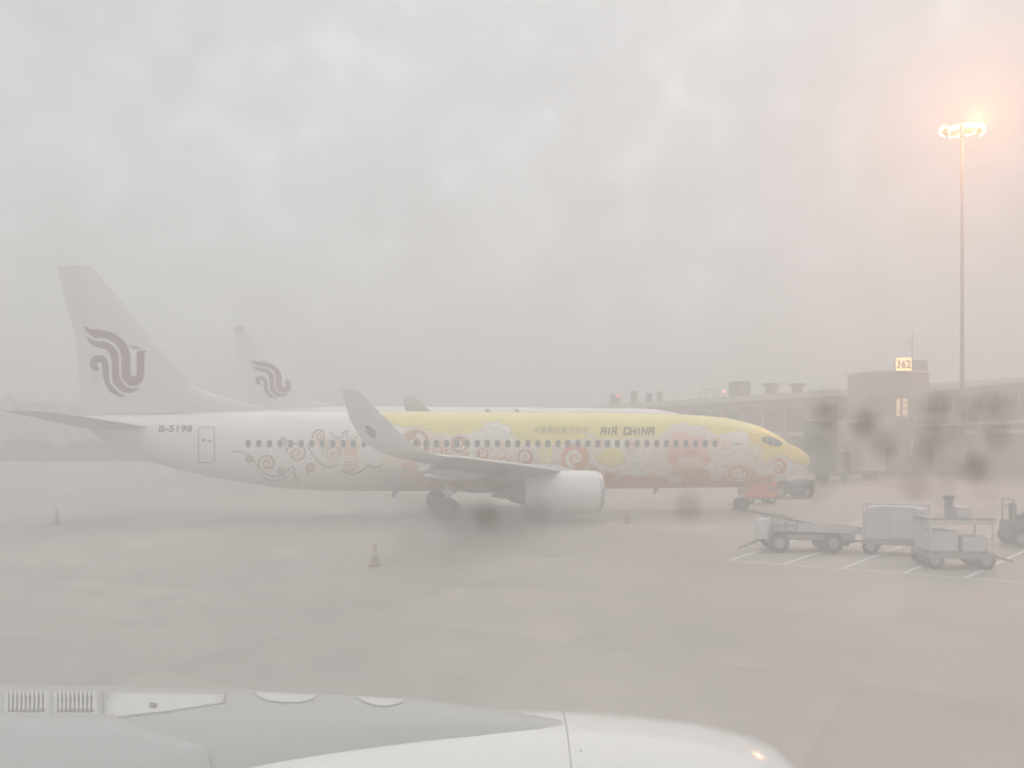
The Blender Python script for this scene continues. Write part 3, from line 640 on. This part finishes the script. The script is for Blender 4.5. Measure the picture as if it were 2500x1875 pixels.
def patch(P, m, name, out_=.004, th=.003):
    o = []
    for a, b in zip(P, P[1:] + P[:1]):
        k = max(1, int(math.hypot(b[0] - a[0], b[1] - a[1]) / 9)); o += [(a[0] + (b[0] - a[0]) * j / k, a[1] + (b[1] - a[1]) * j / k) for j in range(k)]
    n = len(o); mx_ = sum(p[0] for p in o) / n; my_ = sum(p[1] for p in o) / n; V = []; f = []
    for q, t_ in enumerate((1, .75, .5, .25)):
        V += [pface(mx_ + (x - mx_) * t_, my_ + (y - my_) * t_, out_) for x, y in o]
        if q: f += [((q - 1) * n + i, (q - 1) * n + (i + 1) % n, q * n + (i + 1) % n, q * n + i) for i in range(n)]
    V.append(pface(mx_, my_, out_)); f += [(3 * n + i, 3 * n + (i + 1) % n, 4 * n) for i in range(n)]
    ob = MB().add(V, f).build(name, m, pyl, smooth=True); sd = ob.modifiers.new('thickness', 'SOLIDIFY'); sd.thickness = th; sd.offset = 0; return ob
PANEL = mat('pale panel paint', (.60, .60, .58), .35, noise=.05, nscale=4)
for P in ([(619,1692),(775,1699),(764,1709),(735,1716),(690,1717),(650,1711),(630,1702)], [(866,1703),(990,1709),(980,1717),(955,1725),(920,1725),(888,1715)]):
    patch(P, PANEL, 'access_panel')
wedge = patch([(271,1692),(549,1697),(549,1717),(420,1737),(258,1756),(253,1740)], PANEL, 'fairing_panel')
patch([(366,1721),(384,1723),(382,1732),(366,1730)], DMETAL, 'latch', .010)
for x0, x1 in ((18, 112), (138, 230)):
    patch([(x0 - 8, 1691), (x1 + 8, 1692), (x1 + 8, 1752), (x0 - 8, 1748)], PANEL, 'louvre_frame', .004)
    n = 9
    for k in range(n):
        x = x0 + (x1 - x0) * (k + .5) / n
        patch([(x - 3.4, 1695), (x + 1.4, 1695), (x + 1.4, 1741), (x - 3.4, 1741)], DMETAL, 'louvre_slot', .008)
        patch([(x + 1.6, 1694), (x + 5, 1694), (x + 5, 1742), (x + 1.6, 1742)], LGREY, 'louvre_slat', .014, .010)
def dot(px, py, r=.004):
    c = pface(px, py, .006); MB().lathe([(0, r), (.003, r), (.0045, .001)], c, (0, -.7, .7), 8).build('fastener', GREYP, pyl, smooth=True)
patch([(250,1690),(253,1690),(253,1757),(250,1757)], SEAM, 'panel_seam', .007)
patch([(549,1694),(551,1694),(551,1718),(549,1718)], SEAM, 'panel_seam', .007)
for py in (1700, 1722, 1746): dot(247, py, .005)
for px in range(560, 1000, 40): dot(px, 1728 + (px - 560) * .022)
for px in range(280, 548, 44): dot(px, 1750 - max(0, px - 420) * .17 - (px - 280) * .06)
for k in range(9):          # cowl latches' fasteners beside the seam
    an = R(-14 - 6 * k); MB().lathe([(0, .007), (.003, .007), (.0045, .001)], (.29, 1.047 * math.sin(an), 1.047 * math.cos(an)), (0, math.sin(an), math.cos(an)), 8).build('fastener', LGREY, own, smooth=True)
# wing root apron under the pylon, left of the cowl
patch([(-120,1760),(258,1759),(510,1836),(520,1900),(300,1930),(-120,1930)], GREYP, 'wing_fairing', .018, .03)

# ------------------------------------------------------------------ terminal pier on the right
TA = Vector((16.2, 162, 0)); TB = Vector((57.5, 92, 0)); td = (TB - TA).normalized(); tn = Vector((td.y, -td.x, 0))   # tn faces the apron
if tn.dot(-TA) < 0: tn = -tn
term = empty('terminal_building', TA, math.atan2(td.y, td.x)); tag(term, 'long grey terminal pier with flat roof, vents and glass front', 'building')
side = 1 if (Matrix.Rotation(math.atan2(td.y, td.x), 3, 'Z') @ Vector((0, 1, 0))).dot(tn) > 0 else -1
TL = 130.0; TZ = 11.1
TW = mat('grey terminal cladding', (0.22, 0.20, 0.19), .6, noise=.1, nscale=.3); TR = mat('pale roof edge', (0.55, 0.54, 0.52), .5, noise=.06, nscale=.5)
TG = mat('terminal glass', (0.10, 0.10, 0.10), .25); TC = mat('grey column', (0.27, 0.25, 0.24), .6)
def tb(c, d, **k): return MB().box((c[0], side * c[1], c[2]), d, **k)
tb((TL/2, -10, 5.1), (TL, 20, 10.1)).build('wall', TW, term)
m = MB(); Pf = [(-4, TZ - 1.0), (-1, TZ - .35), (6, TZ), (TL, TZ), (TL, TZ - .9), (6, TZ - .95), (-4, TZ - 1.12)]
m.poly([(x, side * 1.0, z) for x, z in Pf], 22, (0, -side, 0)).build('roof', TR, term)
tb((TL/2 + 3, .5, TZ - 1.5), (TL - 8, .9, .9)).build('fascia', TW, term)
tb((TL/2, .55, TZ - 2.2), (TL, .25, .12)).build('trim_line', TR, term)
tb((TL/2, .35, 5.1), (TL, .7, .5)).build('floor_band', TR, term)
n_b = 30
for k in range(n_b):
    x = 2 + k * (TL - 4) / n_b; wbay = (TL - 4) / n_b
    tb((x, .6, 4.9), (.55, .55, 9.8)).build('column', TC, term)
    for z0, z1 in ((5.5, 8.6), (1.0, 4.7)):
        if k % 5 == 3 and z0 < 2: continue
        tb((x + wbay/2, .05, (z0 + z1)/2), (wbay - 1.1, .12, z1 - z0)).build('glass_panel', TG, term)
def troof(px, py):       # where the roof's front plane is seen
    k = (px - CX) / F; t = (k * TA.y - TA.x) / (td.x - k * td.y); p = TA + td * t; return t, CAMZ + (HY - py) / F * p.y, F / p.y
VENT = mat('roof vent', (0.22, 0.21, 0.21), .6, noise=.1)
for x0, x1, yt, flare in ((1538,1550,955,1.25),(1575,1586,960,1.2),(1601,1611,957,1.2),(1783,1819,932,1.0),(1868,1888,936,1.5),(1933,1951,936,1.5),(1489,1507,963,1.0)):
    t0, z, k = troof((x0 + x1) / 2, yt); wv = (x1 - x0) / k
    m = tb((t0, -.4, (TZ - .02 + z) / 2), (wv, wv, z - TZ + .04)); tb_ = MB().box((t0, side * -.4, z - .15), (wv * flare, wv * flare, .3)); m.add(tb_.v, tb_.f)
    m.build('roof_vent', VENT, term)
t0, z, k = troof(1728, 951); t1, _, _ = troof(1705, 951); t2, _, _ = troof(1751, 951)
m = MB()
for t in (t1, (t1 + t0)/2, (t0 + t2)/2, t2): m.bar((t, side * -.4, TZ), (t, side * -.4, z), .05)
m.bar((t1, side * -.4, z), (t2, side * -.4, z), .06); m.build('roof_rail', VENT, term)
REDL = mat('red obstruction light', (0.6, 0.05, 0.05), .4, emit=(1.0, 0.12, 0.14), estr=9.0)
for x, y in ((1515, 966), (1774, 956)):
    t0, z, k = troof(x, y); o = empty('obstruction_light', TA + td * t0 + tn * .6 + Vector((0, 0, TZ)))
    tag(o, 'small red obstruction light on the terminal roof ' + ('by the slim vents' if x < 1600 else 'beside the widest vent'), 'lamp', 'red lights on the terminal roof')
    MB().bar((0, 0, -.05), (0, 0, z - TZ - .1), .05).build('pole', VENT, o); MB().lathe([(-.16, .05), (-.13, .15), (.1, .15), (.17, .03)], (0, 0, z - TZ), (0, 0, 1), 12).build('lens', REDL, o)

# gate house with the stand number
gh = empty('gate_house', (47.6, 100, 0), R(8)); tag(gh, 'grey gate house in front of the terminal with lit yellow window', 'building')
GW = mat('gate house cladding', (0.26, 0.24, 0.22), .6, noise=.08, nscale=.5)
MB().box((0, 3, 6.2), (7.2, 6, 12.4)).build('wall', GW, gh)
MB().box((0, 3, 12.5), (7.6, 6.4, .24)).build('roof', TR, gh)
MB().box((2.9, 1.2, 13.3), (1.8, 1.4, 1.35)).build('roof_box', VENT, gh, bevel=.04)
m = MB(); m.bar((1.75, .6, 12.6), (1.75, .6, 17.4), .07); m.bar((.9, .6, 16.1), (1.75, .6, 16.1), .05); m.build('antenna', VENT, gh)
LIT = mat('lit office window', (0.8, 0.6, 0.35), .4, emit=(1.0, 0.68, 0.34), estr=.75)
wf = MB().box((.05, -.05, 8.0), (2.0, .1, 2.8)).build('window', TC, gh)
for dx in (-.62, .28): MB().box((.05 + dx, -.12, 8.0), (.42 if dx < 0 else .62, .05, 2.4)).build('lit_pane', LIT, wf)
for k in range(3): MB().box((.33, -.16, 7.2 + .75 * k), (.64, .04, .12)).build('blind_slat', TC, wf)
for dx in (-.6, 1.05): MB().box((dx, -.3, 3.3), (.24, .24, 2.2)).build('white_post', WHITE, gh)
SIGN = mat('backlit sign face', (0.9, 0.7, 0.35), .5, emit=(1.0, 0.66, 0.27), estr=1.9)
sg_c = at(2206, 889, 99.0); sn = empty('stand_number_sign', (sg_c.x, sg_c.y, 12.62)); tag(sn, 'small backlit yellow sign reading 362 on the gate house roof', 'sign')
sz = sg_c.z - 12.62
MB().box((0, .1, sz), (1.98, .2, 1.70)).build('sign_case', VENT, sn, bevel=.02); fc = MB().box((0, -.02, sz), (1.88, .05, 1.6)).build('sign_face', SIGN, sn)
v, f = text_mesh('362', 0, .028); lo, hi = v.min(0), v.max(0)
MB().add([((p[0] - lo[0]) / (hi[0] - lo[0]) * 1.72 - .86, -.055, sz - .5 + (p[1] - lo[1]) / (hi[1] - lo[1]) * .98) for p in v], f).build('number', mat('brown numeral', (0.10, 0.04, 0.01), .5), fc)
# fixed walkway towards the right, on columns
wk = empty('elevated_walkway', (49.2, 97, 0), R(-88)); tag(wk, 'grey elevated walkway on columns running out from the gate house', 'walkway')
MB().box((11, 0, 7.7), (22, 3.4, 3.6)).build('body', GW, wk); MB().box((11, 0, 9.6), (22.4, 3.8, .2)).build('roof', TR, wk); MB().box((11, 0, 5.8), (22.2, 3.7, .22)).build('floor', TR, wk)
for k in range(8): MB().box((1.6 + 2.7 * k, -1.73, 8.0), (2.1, .08, 1.6)).build('window', TG, wk)
for x in (3, 11, 19): MB().box((x, 0, 2.84), (.7, 1.6, 5.7)).build('column', TC, wk)
# jet bridge
J0 = Vector((44.6, 97, 0)); J1 = Vector((28.2, 75, 0)); jd = J1 - J0; jl = jd.length
jb = empty('jet_bridge', J0, math.atan2(jd.y, jd.x)); tag(jb, 'grey telescopic jet bridge reaching from gate house towards the yellow jet', 'jet bridge')
JM = mat('jet bridge cladding', (0.38, 0.36, 0.36), .5, noise=.08, nscale=.7)
for x0, x1, wd, ht, z0, z1 in ((0, jl*.52, 2.9, 2.9, 5.2, 4.75), (jl*.48, jl*.95, 2.5, 2.5, 4.78, 4.35)):
    a = math.atan2(z1 - z0, x1 - x0); MB().box(((x0 + x1)/2, 0, (z0 + z1)/2), (x1 - x0, wd, ht), ry=-a).build('tunnel', JM, jb, bevel=.05)
    MB().box(((x0 + x1)/2, 0, (z0 + z1)/2 - ht/2 - .1), (x1 - x0 + .1, wd + .12, .16), ry=-a).build('floor_beam', TR, jb)
MB().lathe([(-1.5, 1.5), (1.5, 1.5), (1.55, 1.3), (1.7, .1)], (jl, 0, 4.3), (0, 0, 1), 20).build('cab', mat('dark cab cladding', (.14, .14, .14), .6), jb, smooth=True)
MB().lathe([(0, 1.9), (6.9, 1.9), (7.0, .1)], (0, 0, 0), (0, 0, 1), 20).build('rotunda', GW, jb, smooth=True)
m = MB(); m.box((jl*.82, -1.1, 1.9), (.5, .45, 2.4)); m.box((jl*.82, 1.1, 1.9), (.5, .45, 2.4)); m.box((jl*.82, 0, .8), (.8, 3.0, .4)); dc = m.build('drive_column', DMETAL, jb)
for d in (-.9, .9): wheel(dc, jl*.82, d, .55, .55, .4)

# ------------------------------------------------------------------ floodlight mast
MX = at(2349, 316, 85.0)
mast = empty('floodlight_mast', (MX.x, MX.y, 0)); tag(mast, 'tall grey floodlight mast with glowing orange lamps', 'light mast')
MP = mat('galvanised mast', (0.22, 0.21, 0.21), .5, metal=.3)
MB().bar((0, 0, 0), (0, 0, MX.z + .6), .24, .11, 14).build('pole', MP, mast, smooth=True)
hr = MB(); hr.lathe([(-.06, 1.5), (.06, 1.5), (.06, 1.62), (-.06, 1.62), (-.06, 1.5)], (0, 0, MX.z), (0, 0, 1), 28)
for k in range(4): hr.bar((0, 0, MX.z), (1.5 * math.cos(k * math.pi / 2 + .4), 1.5 * math.sin(k * math.pi / 2 + .4), MX.z), .04)
hr.build('head_ring', MP, mast)
LAMP = mat('sodium lamp glass', (1, .8, .5), .3, emit=(1.0, 0.58, 0.16), estr=22.0)
for k in range(8):
    a = -math.pi / 2 - .9 + k * 2 * math.pi / 8; c = Vector((1.75 * math.cos(a), 1.75 * math.sin(a), MX.z - .12)); dz = .35 if math.sin(a) > 0 else -.12
    hd = MB().box((c.x, c.y, c.z + dz), (.75, .5, .42), rz=a + math.pi/2).build('lamp_head', MP, mast, bevel=.05)
    o2 = Vector((math.cos(a), math.sin(a), -.4)).normalized() * .28
    MB().box((c.x + o2.x, c.y + o2.y, c.z + dz + o2.z), (1.05, .06, .46), rz=a + math.pi/2).build('lens', LAMP, hd)
pl = bpy.data.lights.new('sodium_light', 'POINT'); pl.energy = 21000; pl.color = (1.0, 0.34, 0.10); pl.shadow_soft_size = .6
plo = bpy.data.objects.new('sodium_light', pl); link(plo, mast); plo.location = (0, -2.7, MX.z + .1)

# ------------------------------------------------------------------ vehicles and equipment on the ground
TYM = [RUBBER, mat('steel rim', (.35, .35, .34), .5, metal=.5)]
def wheels(parent, pts, r, wd):
    for x, y in pts:
        m = MB(); m.lathe([(-wd/2, .02), (-wd/2, r*.85), (-wd*.35, r), (wd*.35, r), (wd/2, r*.85), (wd/2, .02)], (x, y, r), (0, 1, 0), 18, 0)
        m.lathe([(-wd/2 - .01, .02), (-wd/2 - .01, r*.5), (-wd/2 + .02, r*.55)], (x, y, r), (0, 1, 0), 14, 1); m.build('wheel', TYM, parent, smooth=True)
EQW = mat('weathered white steel', (.55, .54, .54), .5, noise=.12, nscale=3); EQG = mat('grey steel', (.22, .22, .22), .55, noise=.15, nscale=3)
EQL = mat('pale lilac tarpaulin', (.52, .50, .53), .7, noise=.08, nscale=2); EQD = mat('dark green steel', (.07, .08, .07), .55, noise=.15)
EQO = mat('orange equipment paint', (.72, .16, .04), .45, noise=.08)
# belt loader
p = ground(1958, 1344); bl = empty('belt_loader', p, R(-4)); tag(bl, 'low grey belt loader with guard rail on the marked equipment bay', 'belt loader')
MB().box((.15, 0, .52), (2.9, 1.25, .18)).build('chassis', EQG, bl, bevel=.02)
MB().box((.35, 0, .74), (3.0, .8, .16), ry=R(1.5)).build('belt', mat('conveyor belt', (.16, .16, .16), .8), bl, bevel=.03)
for y in (-.45, .45): MB().box((.35, y, .80), (3.05, .08, .22), ry=R(1.5)).build('side_frame', EQW, bl)
MB().lathe([(0, .27), (.55, .27), (.68, .2), (.72, .02)], (-1.42, -.3, .45), (0, 0, 1), 18).build('operator_seat', EQW, bl, smooth=True)
m = MB()
for y in (-.55, .55):
    m.tube([(-1.15, y, .6), (-1.15, y, 1.22), (-.5, y, 1.18), (-.32, y, 1.05), (-.32, y, .6)], .025); m.bar((-1.15, y, .95), (-.32, y, .92), .02); m.bar((-.7, y, .6), (-.7, y, 1.19), .02)
m.build('guard_rail', EQG, bl); m = MB(); m.tube([(-1.2, 0, .5), (-1.9, -.1, .2), (-2.2, -.15, .1)], .05); m.build('tow_bar', EQG, bl)
MB().box((1.0, 0, .33), (.9, 1.0, .22)).build('axle_box', EQD, bl, bevel=.03)
wheels(bl, [(-.95, -.62), (-.95, .62), (.85, -.62), (.85, .62)], .34, .24)
# covered baggage cart
p = ground(2188, 1352); bc = empty('baggage_cart', p, R(-28)); tag(bc, 'pale tarpaulin covered baggage cart beside the belt loader', 'baggage cart')
MB().box((0, 0, .42), (2.1, 1.3, .14)).build('deck', EQG, bc, bevel=.02)
m = MB(); Pc = [(-1, .5), (1, .5), (1, 1.35), (.85, 1.55), (.5, 1.64), (-.5, 1.64), (-.85, 1.55), (-1, 1.35)]
m.poly([(x, -.62, z) for x, z in Pc], 1.24, (0, 1, 0)).build('cover', EQL, bc, bevel=.05)
MB().box((.3, -.66, 1.0), (.9, .05, .8)).build('curtain', EQW, bc, bevel=.02)
m = MB()
for x in (-.98, .98):
    m.tube([(x, -.66, .5), (x, -.66, 1.72), (x, .66, 1.72), (x, .66, .5)], .03)
m.bar((-.98, -.66, 1.72), (.98, -.66, 1.72), .03); m.build('roof_frame', EQW, bc); m = MB(); m.tube([(-1.05, 0, .4), (-1.7, 0, .25)], .04); m.build('tow_bar', EQG, bc)
wheels(bc, [(-.75, -.55), (-.75, .55), (.75, -.55), (.75, .55)], .26, .18)
# air start cart with canopy
p = ground(2325, 1384); ac = empty('air_start_cart', p, R(-6)); tag(ac, 'open framed air start cart with pale machinery and dark beam roof', 'equipment cart')
MB().box((0, 0, .42), (1.95, 1.3, .16)).build('chassis', EQG, ac, bevel=.02)
MB().box((-.45, 0, .82), (.8, 1.1, .62)).build('engine_housing', EQW, ac, bevel=.05); MB().box((.45, 0, .74), (.75, 1.0, .46)).build('compressor_housing', EQW, ac, bevel=.05)
m = MB()
for x in (-.85, .9):
    for y in (-.58, .58): m.bar((x, y, .5), (x, y, 1.42), .035)
m.box((.02, -.58, 1.40), (1.95, .08, .14)); m.box((.02, .58, 1.40), (1.95, .08, .14)); m.build('canopy_frame', EQW, ac)
MB().box((.02, 0, 1.50), (1.9, 1.2, .05)).build('canopy', EQG, ac)
MB().lathe([(0, .12), (.55, .12), (.6, .17), (.66, .17)], (-.1, 0, 1.5), (0, 0, 1), 14).build('exhaust_stack', EQG, ac); MB().box((.25, 0, 1.68), (.42, .5, .32)).build('air_filter', EQW, ac, bevel=.04)
wheels(ac, [(-.72, -.5), (-.72, .5), (.72, -.5), (.72, .5)], .27, .22); m = MB(); m.tube([(.9, 0, .42), (1.7, -.1, .2)], .045); m.build('tow_bar', EQG, ac)
# baggage tractor at the right
p = ground(2512, 1332); bt = empty('baggage_tractor', p, R(-10)); tag(bt, 'dark baggage tractor with rail on top beyond the air start cart', 'tractor')
MB().box((0, 0, .62), (1.6, 1.2, .6)).build('body', EQD, bt, bevel=.08); MB().box((.35, 0, 1.05), (.8, 1.1, .35)).build('bonnet', EQD, bt, bevel=.08)
MB().box((-.35, 0, 1.02), (.5, .5, .22)).build('seat', RUBBER, bt, bevel=.05); MB().box((-.55, 0, 1.3), (.1, .5, .5)).build('backrest', RUBBER, bt, bevel=.04)
m = MB(); m.tube([(-.7, -.5, .9), (-.7, -.5, 1.7), (-.7, .5, 1.7), (-.7, .5, .9)], .03); m.bar((-.7, -.5, 1.45), (-.7, .5, 1.45), .02); m.build('roll_bar', EQG, bt)
wheels(bt, [(-.5, -.55), (-.5, .55), (.55, -.55), (.55, .55)], .33, .24)
# pushback tractor ahead of the nose
p = ground(1922, 1215); tg = empty('pushback_tractor', p, R(4)); tag(tg, 'low dark pushback tractor under the nose of the yellow jet', 'tractor')
m = MB(); Pt = [(-1.45, .35), (-1.45, .95), (-1.2, 1.2), (-.5, 1.25), (-.1, 1.1), (.35, .95), (.6, 1.2), (1.05, 1.3), (1.4, 1.2), (1.5, .9), (1.5, .35), (.9, .3), (-.9, .3)]
m.poly([(x, -1, z) for x, z in Pt], 2.0, (0, 1, 0)).build('body', EQD, tg, bevel=.06)
MB().box((-.85, 0, 1.45), (.8, 1.5, .45), taper=.85).build('cab', EQD, tg, bevel=.06); MB().box((-.85, -.77, 1.44), (.5, .03, .26)).build('cab_window', GLASS, tg)
wheels(tg, [(-.95, -.95), (-.95, .95), (.95, -.95), (.95, .95)], .45, .35)
# orange ground power unit
p = ground(1850, 1229); gp = empty('ground_power_unit', p, R(6)); tag(gp, 'orange ground power unit beside the nose gear of yellow jet', 'equipment cart')
MB().box((0, 0, .85), (2.0, 1.2, .95)).build('housing', EQO, gp, bevel=.08); MB().box((0, 0, .34), (2.1, 1.1, .12)).build('chassis', EQG, gp)
MB().box((-.4, -.61, .85), (.8, .03, .6)).build('side_panel', EQO, gp, bevel=.01); MB().box((.55, -.61, .95), (.5, .03, .35)).build('control_panel', EQG, gp)
wheels(gp, [(-.7, -.48), (-.7, .48), (.7, -.48), (.7, .48)], .28, .2)
# box truck under the jet bridge
p = ground(2066, 1171); tr = empty('box_truck', p, R(176)); tag(tr, 'pale box truck standing under the jet bridge', 'truck')
MB().box((-1.2, 0, 2.0), (4.6, 2.2, 2.2)).build('cargo_box', EQL, tr, bevel=.05); MB().box((0, 0, .72), (7, 1.6, .3)).build('chassis', EQG, tr)
m = MB(); m.poly([(1.4, -1.05, .8), (3.5, -1.05, .8), (3.5, -1.05, 1.7), (3.1, -1.05, 2.7), (1.4, -1.05, 2.75)], 2.1, (0, 1, 0)); cb = m.build('cab', EQD, tr, bevel=.08)
MB().poly([(1.8, -1.09, 1.75), (3.25, -1.09, 1.75), (2.98, -1.09, 2.5), (1.8, -1.09, 2.5)], .03, (0, 1, 0)).build('side_window', GLASS, cb)
wheels(tr, [(-2.4, -.95), (-2.4, .95), (2.4, -.95), (2.4, .95)], .46, .3)
# hose on the concrete
pts = [ground(x, y, .05) for x, y in ((1788, 1243), (1829, 1248), (1880, 1257), (1930, 1269), (1988, 1281), (2010, 1282))]
h_ = MB().tube(pts, .06, 8).build('hose', mat('dark hose', (.06, .055, .05), .7), None, smooth=True); tag(h_, 'long dark hose lying on concrete near the nose gear', 'hose')
# traffic cones
CO = mat('faded orange cone', (.34, .20, .16), .6, noise=.1); 
for x, y, l_ in ((916, 1382, 'faded traffic cone standing alone on open concrete'), (1532, 1277, 'traffic cone on the concrete ahead of the engine of yellow jet'), (138, 1279, 'traffic cone standing behind the tail of yellow jet')):
    c = empty('traffic_cone', ground(x, y)); tag(c, l_, 'traffic cone', 'traffic cones on the apron')
    MB().box((0, 0, .025), (.4, .4, .05)).build('base', EQG, c, bevel=.01); MB().lathe([(.05, .145), (.66, .035), (.68, .02), (.68, .005)], (0, 0, 0), (0, 0, 1), 18).build('cone', CO, c, smooth=True)
    MB().lathe([(.30, .108), (.46, .08)], (0, 0, 0), (0, 0, 1), 18).build('white_band', mat('cone band', (.4, .39, .38), .5), c, smooth=True)

# ------------------------------------------------------------------ far left: tree belt and poles
def leaf_mass(name='tree_belt', n=60000, far=False):
    cl = rng.integers(0, 150, n)
    cx = rng.uniform(-230, -22, 150); cz = rng.uniform(.8, 2.4, 150); cr = rng.uniform(1.4, 3.2, 150); cy = rng.uniform(170, 178, 150)
    if far: cx = rng.uniform(-380, -150, 150); cz = rng.uniform(4, 15, 150); cr = rng.uniform(4, 9, 150); cy = rng.uniform(285, 320, 150)
    d = rng.normal(size=(n, 3)); d /= np.linalg.norm(d, axis=1)[:, None]; rr = rng.uniform(.45, 1.05, n)[:, None]
    P = np.stack([cx[cl], cy[cl], cz[cl]], 1) + d * rr * (cr[cl][:, None] * np.array([1.7, 1, .95])); P[:, 2] = np.abs(P[:, 2]) * .95 + .05
    u = rng.normal(size=(n, 3)); u /= np.linalg.norm(u, axis=1)[:, None]; v_ = np.cross(u, rng.normal(size=(n, 3))); v_ /= np.linalg.norm(v_, axis=1)[:, None]
    s_ = rng.uniform(.18, .42, n)[:, None] * (3.2 if far else 1); V = np.stack([P - u*s_ - v_*s_*.6, P + u*s_ - v_*s_*.6, P + u*s_ + v_*s_*.6, P - u*s_ + v_*s_*.6], 1).reshape(-1, 3)
    me = bpy.data.meshes.new(name); me.from_pydata(V.tolist(), [], np.arange(4 * n).reshape(n, 4).tolist())
    me.materials.append(mat('dark foliage', (.045, .06, .035), .7, noise=.3, nscale=.6)); return me
tb_o = link(bpy.data.objects.new('tree_belt', leaf_mass())); tag(tb_o, 'dark hazy belt of low trees beyond the apron edge', 'trees', kind='stuff')
fw = link(bpy.data.objects.new('far_wood', leaf_mass('far_wood', 45000, True))); tag(fw, 'added tall wood darkening the hazy horizon far behind the tree belt', 'trees', kind='stuff')  # wood added to darken the haze at the left horizon
gr = MB().add([(-600, 167, -.004), (-20, 167, -.004), (-20, 260, -.004), (-600, 260, -.004)], [(0, 1, 2, 3)]).build('grass_verge', mat('dull grass', (.07, .08, .04), .9, noise=.25, nscale=.4)); tag(gr, 'dull grass verge beyond the apron', 'grass', kind='structure')
for x, yt, arm in ((23, 1052, 1), (55, 1058, 0), (93, 1048, 0), (122, 1052, 0), (162, 1056, 0)):
    d = 166.0; o = empty('fence_pole', ((x - CX) / F * d, d, 0)); tag(o, 'thin grey pole with short crossarm before the tree belt' if arm else 'thin plain grey pole before the tree belt', 'pole', 'poles by the tree belt')
    zt = CAMZ + (HY - yt) / F * d; MB().bar((0, 0, 0), (0, 0, zt), .11, .08).build('shaft', VENT, o)
    if arm: MB().bar((-1.0, 0, zt - .7), (1.3, 0, zt - .8), .05).build('crossarm', VENT, o)

# ------------------------------------------------------------------ air: rain haze over the whole place
hz = MB().box((0, 250, 24.0), (1300, 960, 50.0)).build('haze', bpy.data.materials.new('rain haze')); tag(hz, 'thin grey rain haze over the whole apron', 'haze', kind='stuff')
def volume(m, dens, col, g):
    m.use_nodes = True; t = m.node_tree; t.nodes.clear(); o = t.nodes.new('ShaderNodeOutputMaterial'); v = t.nodes.new('ShaderNodeVolumePrincipled')
    v.inputs['Density'].default_value = dens; v.inputs['Color'].default_value = (*col, 1); v.inputs['Anisotropy'].default_value = g; t.links.new(v.outputs[0], o.inputs['Volume'])
volume(hz.data.materials[0], 0.0060, (0.83, 0.82, 0.80), 0.1)

# ------------------------------------------------------------------ the cabin window one looks through: misted acrylic with specks of dirt
PY, PT = 0.11, 0.008
pane_m = bpy.data.materials.new('misted acrylic'); pane_m.use_nodes = True
t = pane_m.node_tree; t.nodes.clear(); o_ = t.nodes.new('ShaderNodeOutputMaterial'); ad = t.nodes.new('ShaderNodeAddShader')
for i_, (dep, g_) in enumerate(((0.37, 0.15), (0.33, 0.86))):      # fine film and larger mist drops
    v_ = t.nodes.new('ShaderNodeVolumeScatter'); v_.inputs['Color'].default_value = (.97, .965, .95, 1); v_.inputs['Density'].default_value = dep / PT; v_.inputs['Anisotropy'].default_value = g_
    t.links.new(v_.outputs[0], ad.inputs[i_])
t.links.new(ad.outputs[0], o_.inputs['Volume'])
oc = rrect(0, 0, .27, .36, .09, 6)
pane = MB().poly([(x, 0, y) for x, y in oc], PT, (0, 1, 0)).build('cabin_window_pane', pane_m); pane.location = (0, PY, CAMZ + .01)
tag(pane, 'misted cabin window pane with dark blurred dirt specks', 'window pane')
DIRT = mat('dirt speck', (.16, .13, .09), .8)
for x, y, r in ((1188,1258,30),(1680,1238,26),(2110,1032,30),(2385,1140,32),(2440,1070,20),(2015,1015,22),(2160,1090,26),(2290,985,22),(2285,1020,18),(2240,1190,24),(2460,1000,18),(2370,1000,16),(1310,1245,20),(2000,1195,16),(1215,1170,16),(2255,1120,14),(1000,1320,12),(2420,985,14)) + tuple((random.uniform(1960, 2500), random.uniform(960, 1210), random.uniform(7, 15)) for _ in range(30)):
    c = Vector(((x - CX) / F * (PY - .0015), -.0015, (HY - y) / F * (PY - .0015) - .01)); rad = r / F * PY * .56
    n = 15; ph, ph2 = rng.uniform(0, 6.28, 2); st_ = rng.uniform(.7, 1.6); V = []
    for k in range(n):
        a = 2 * math.pi * k / n; q = rad * (1 + .32 * math.sin(2 * a + ph) + .22 * math.sin(3 * a + ph2) + rng.uniform(-.15, .15)); V.append((c.x + q * math.cos(a) / st_ ** .5, c.y, c.z + q * math.sin(a) * st_ ** .5))
    MB().poly(V, .0006, (0, 1, 0)).build('dirt_speck', DIRT, pane)
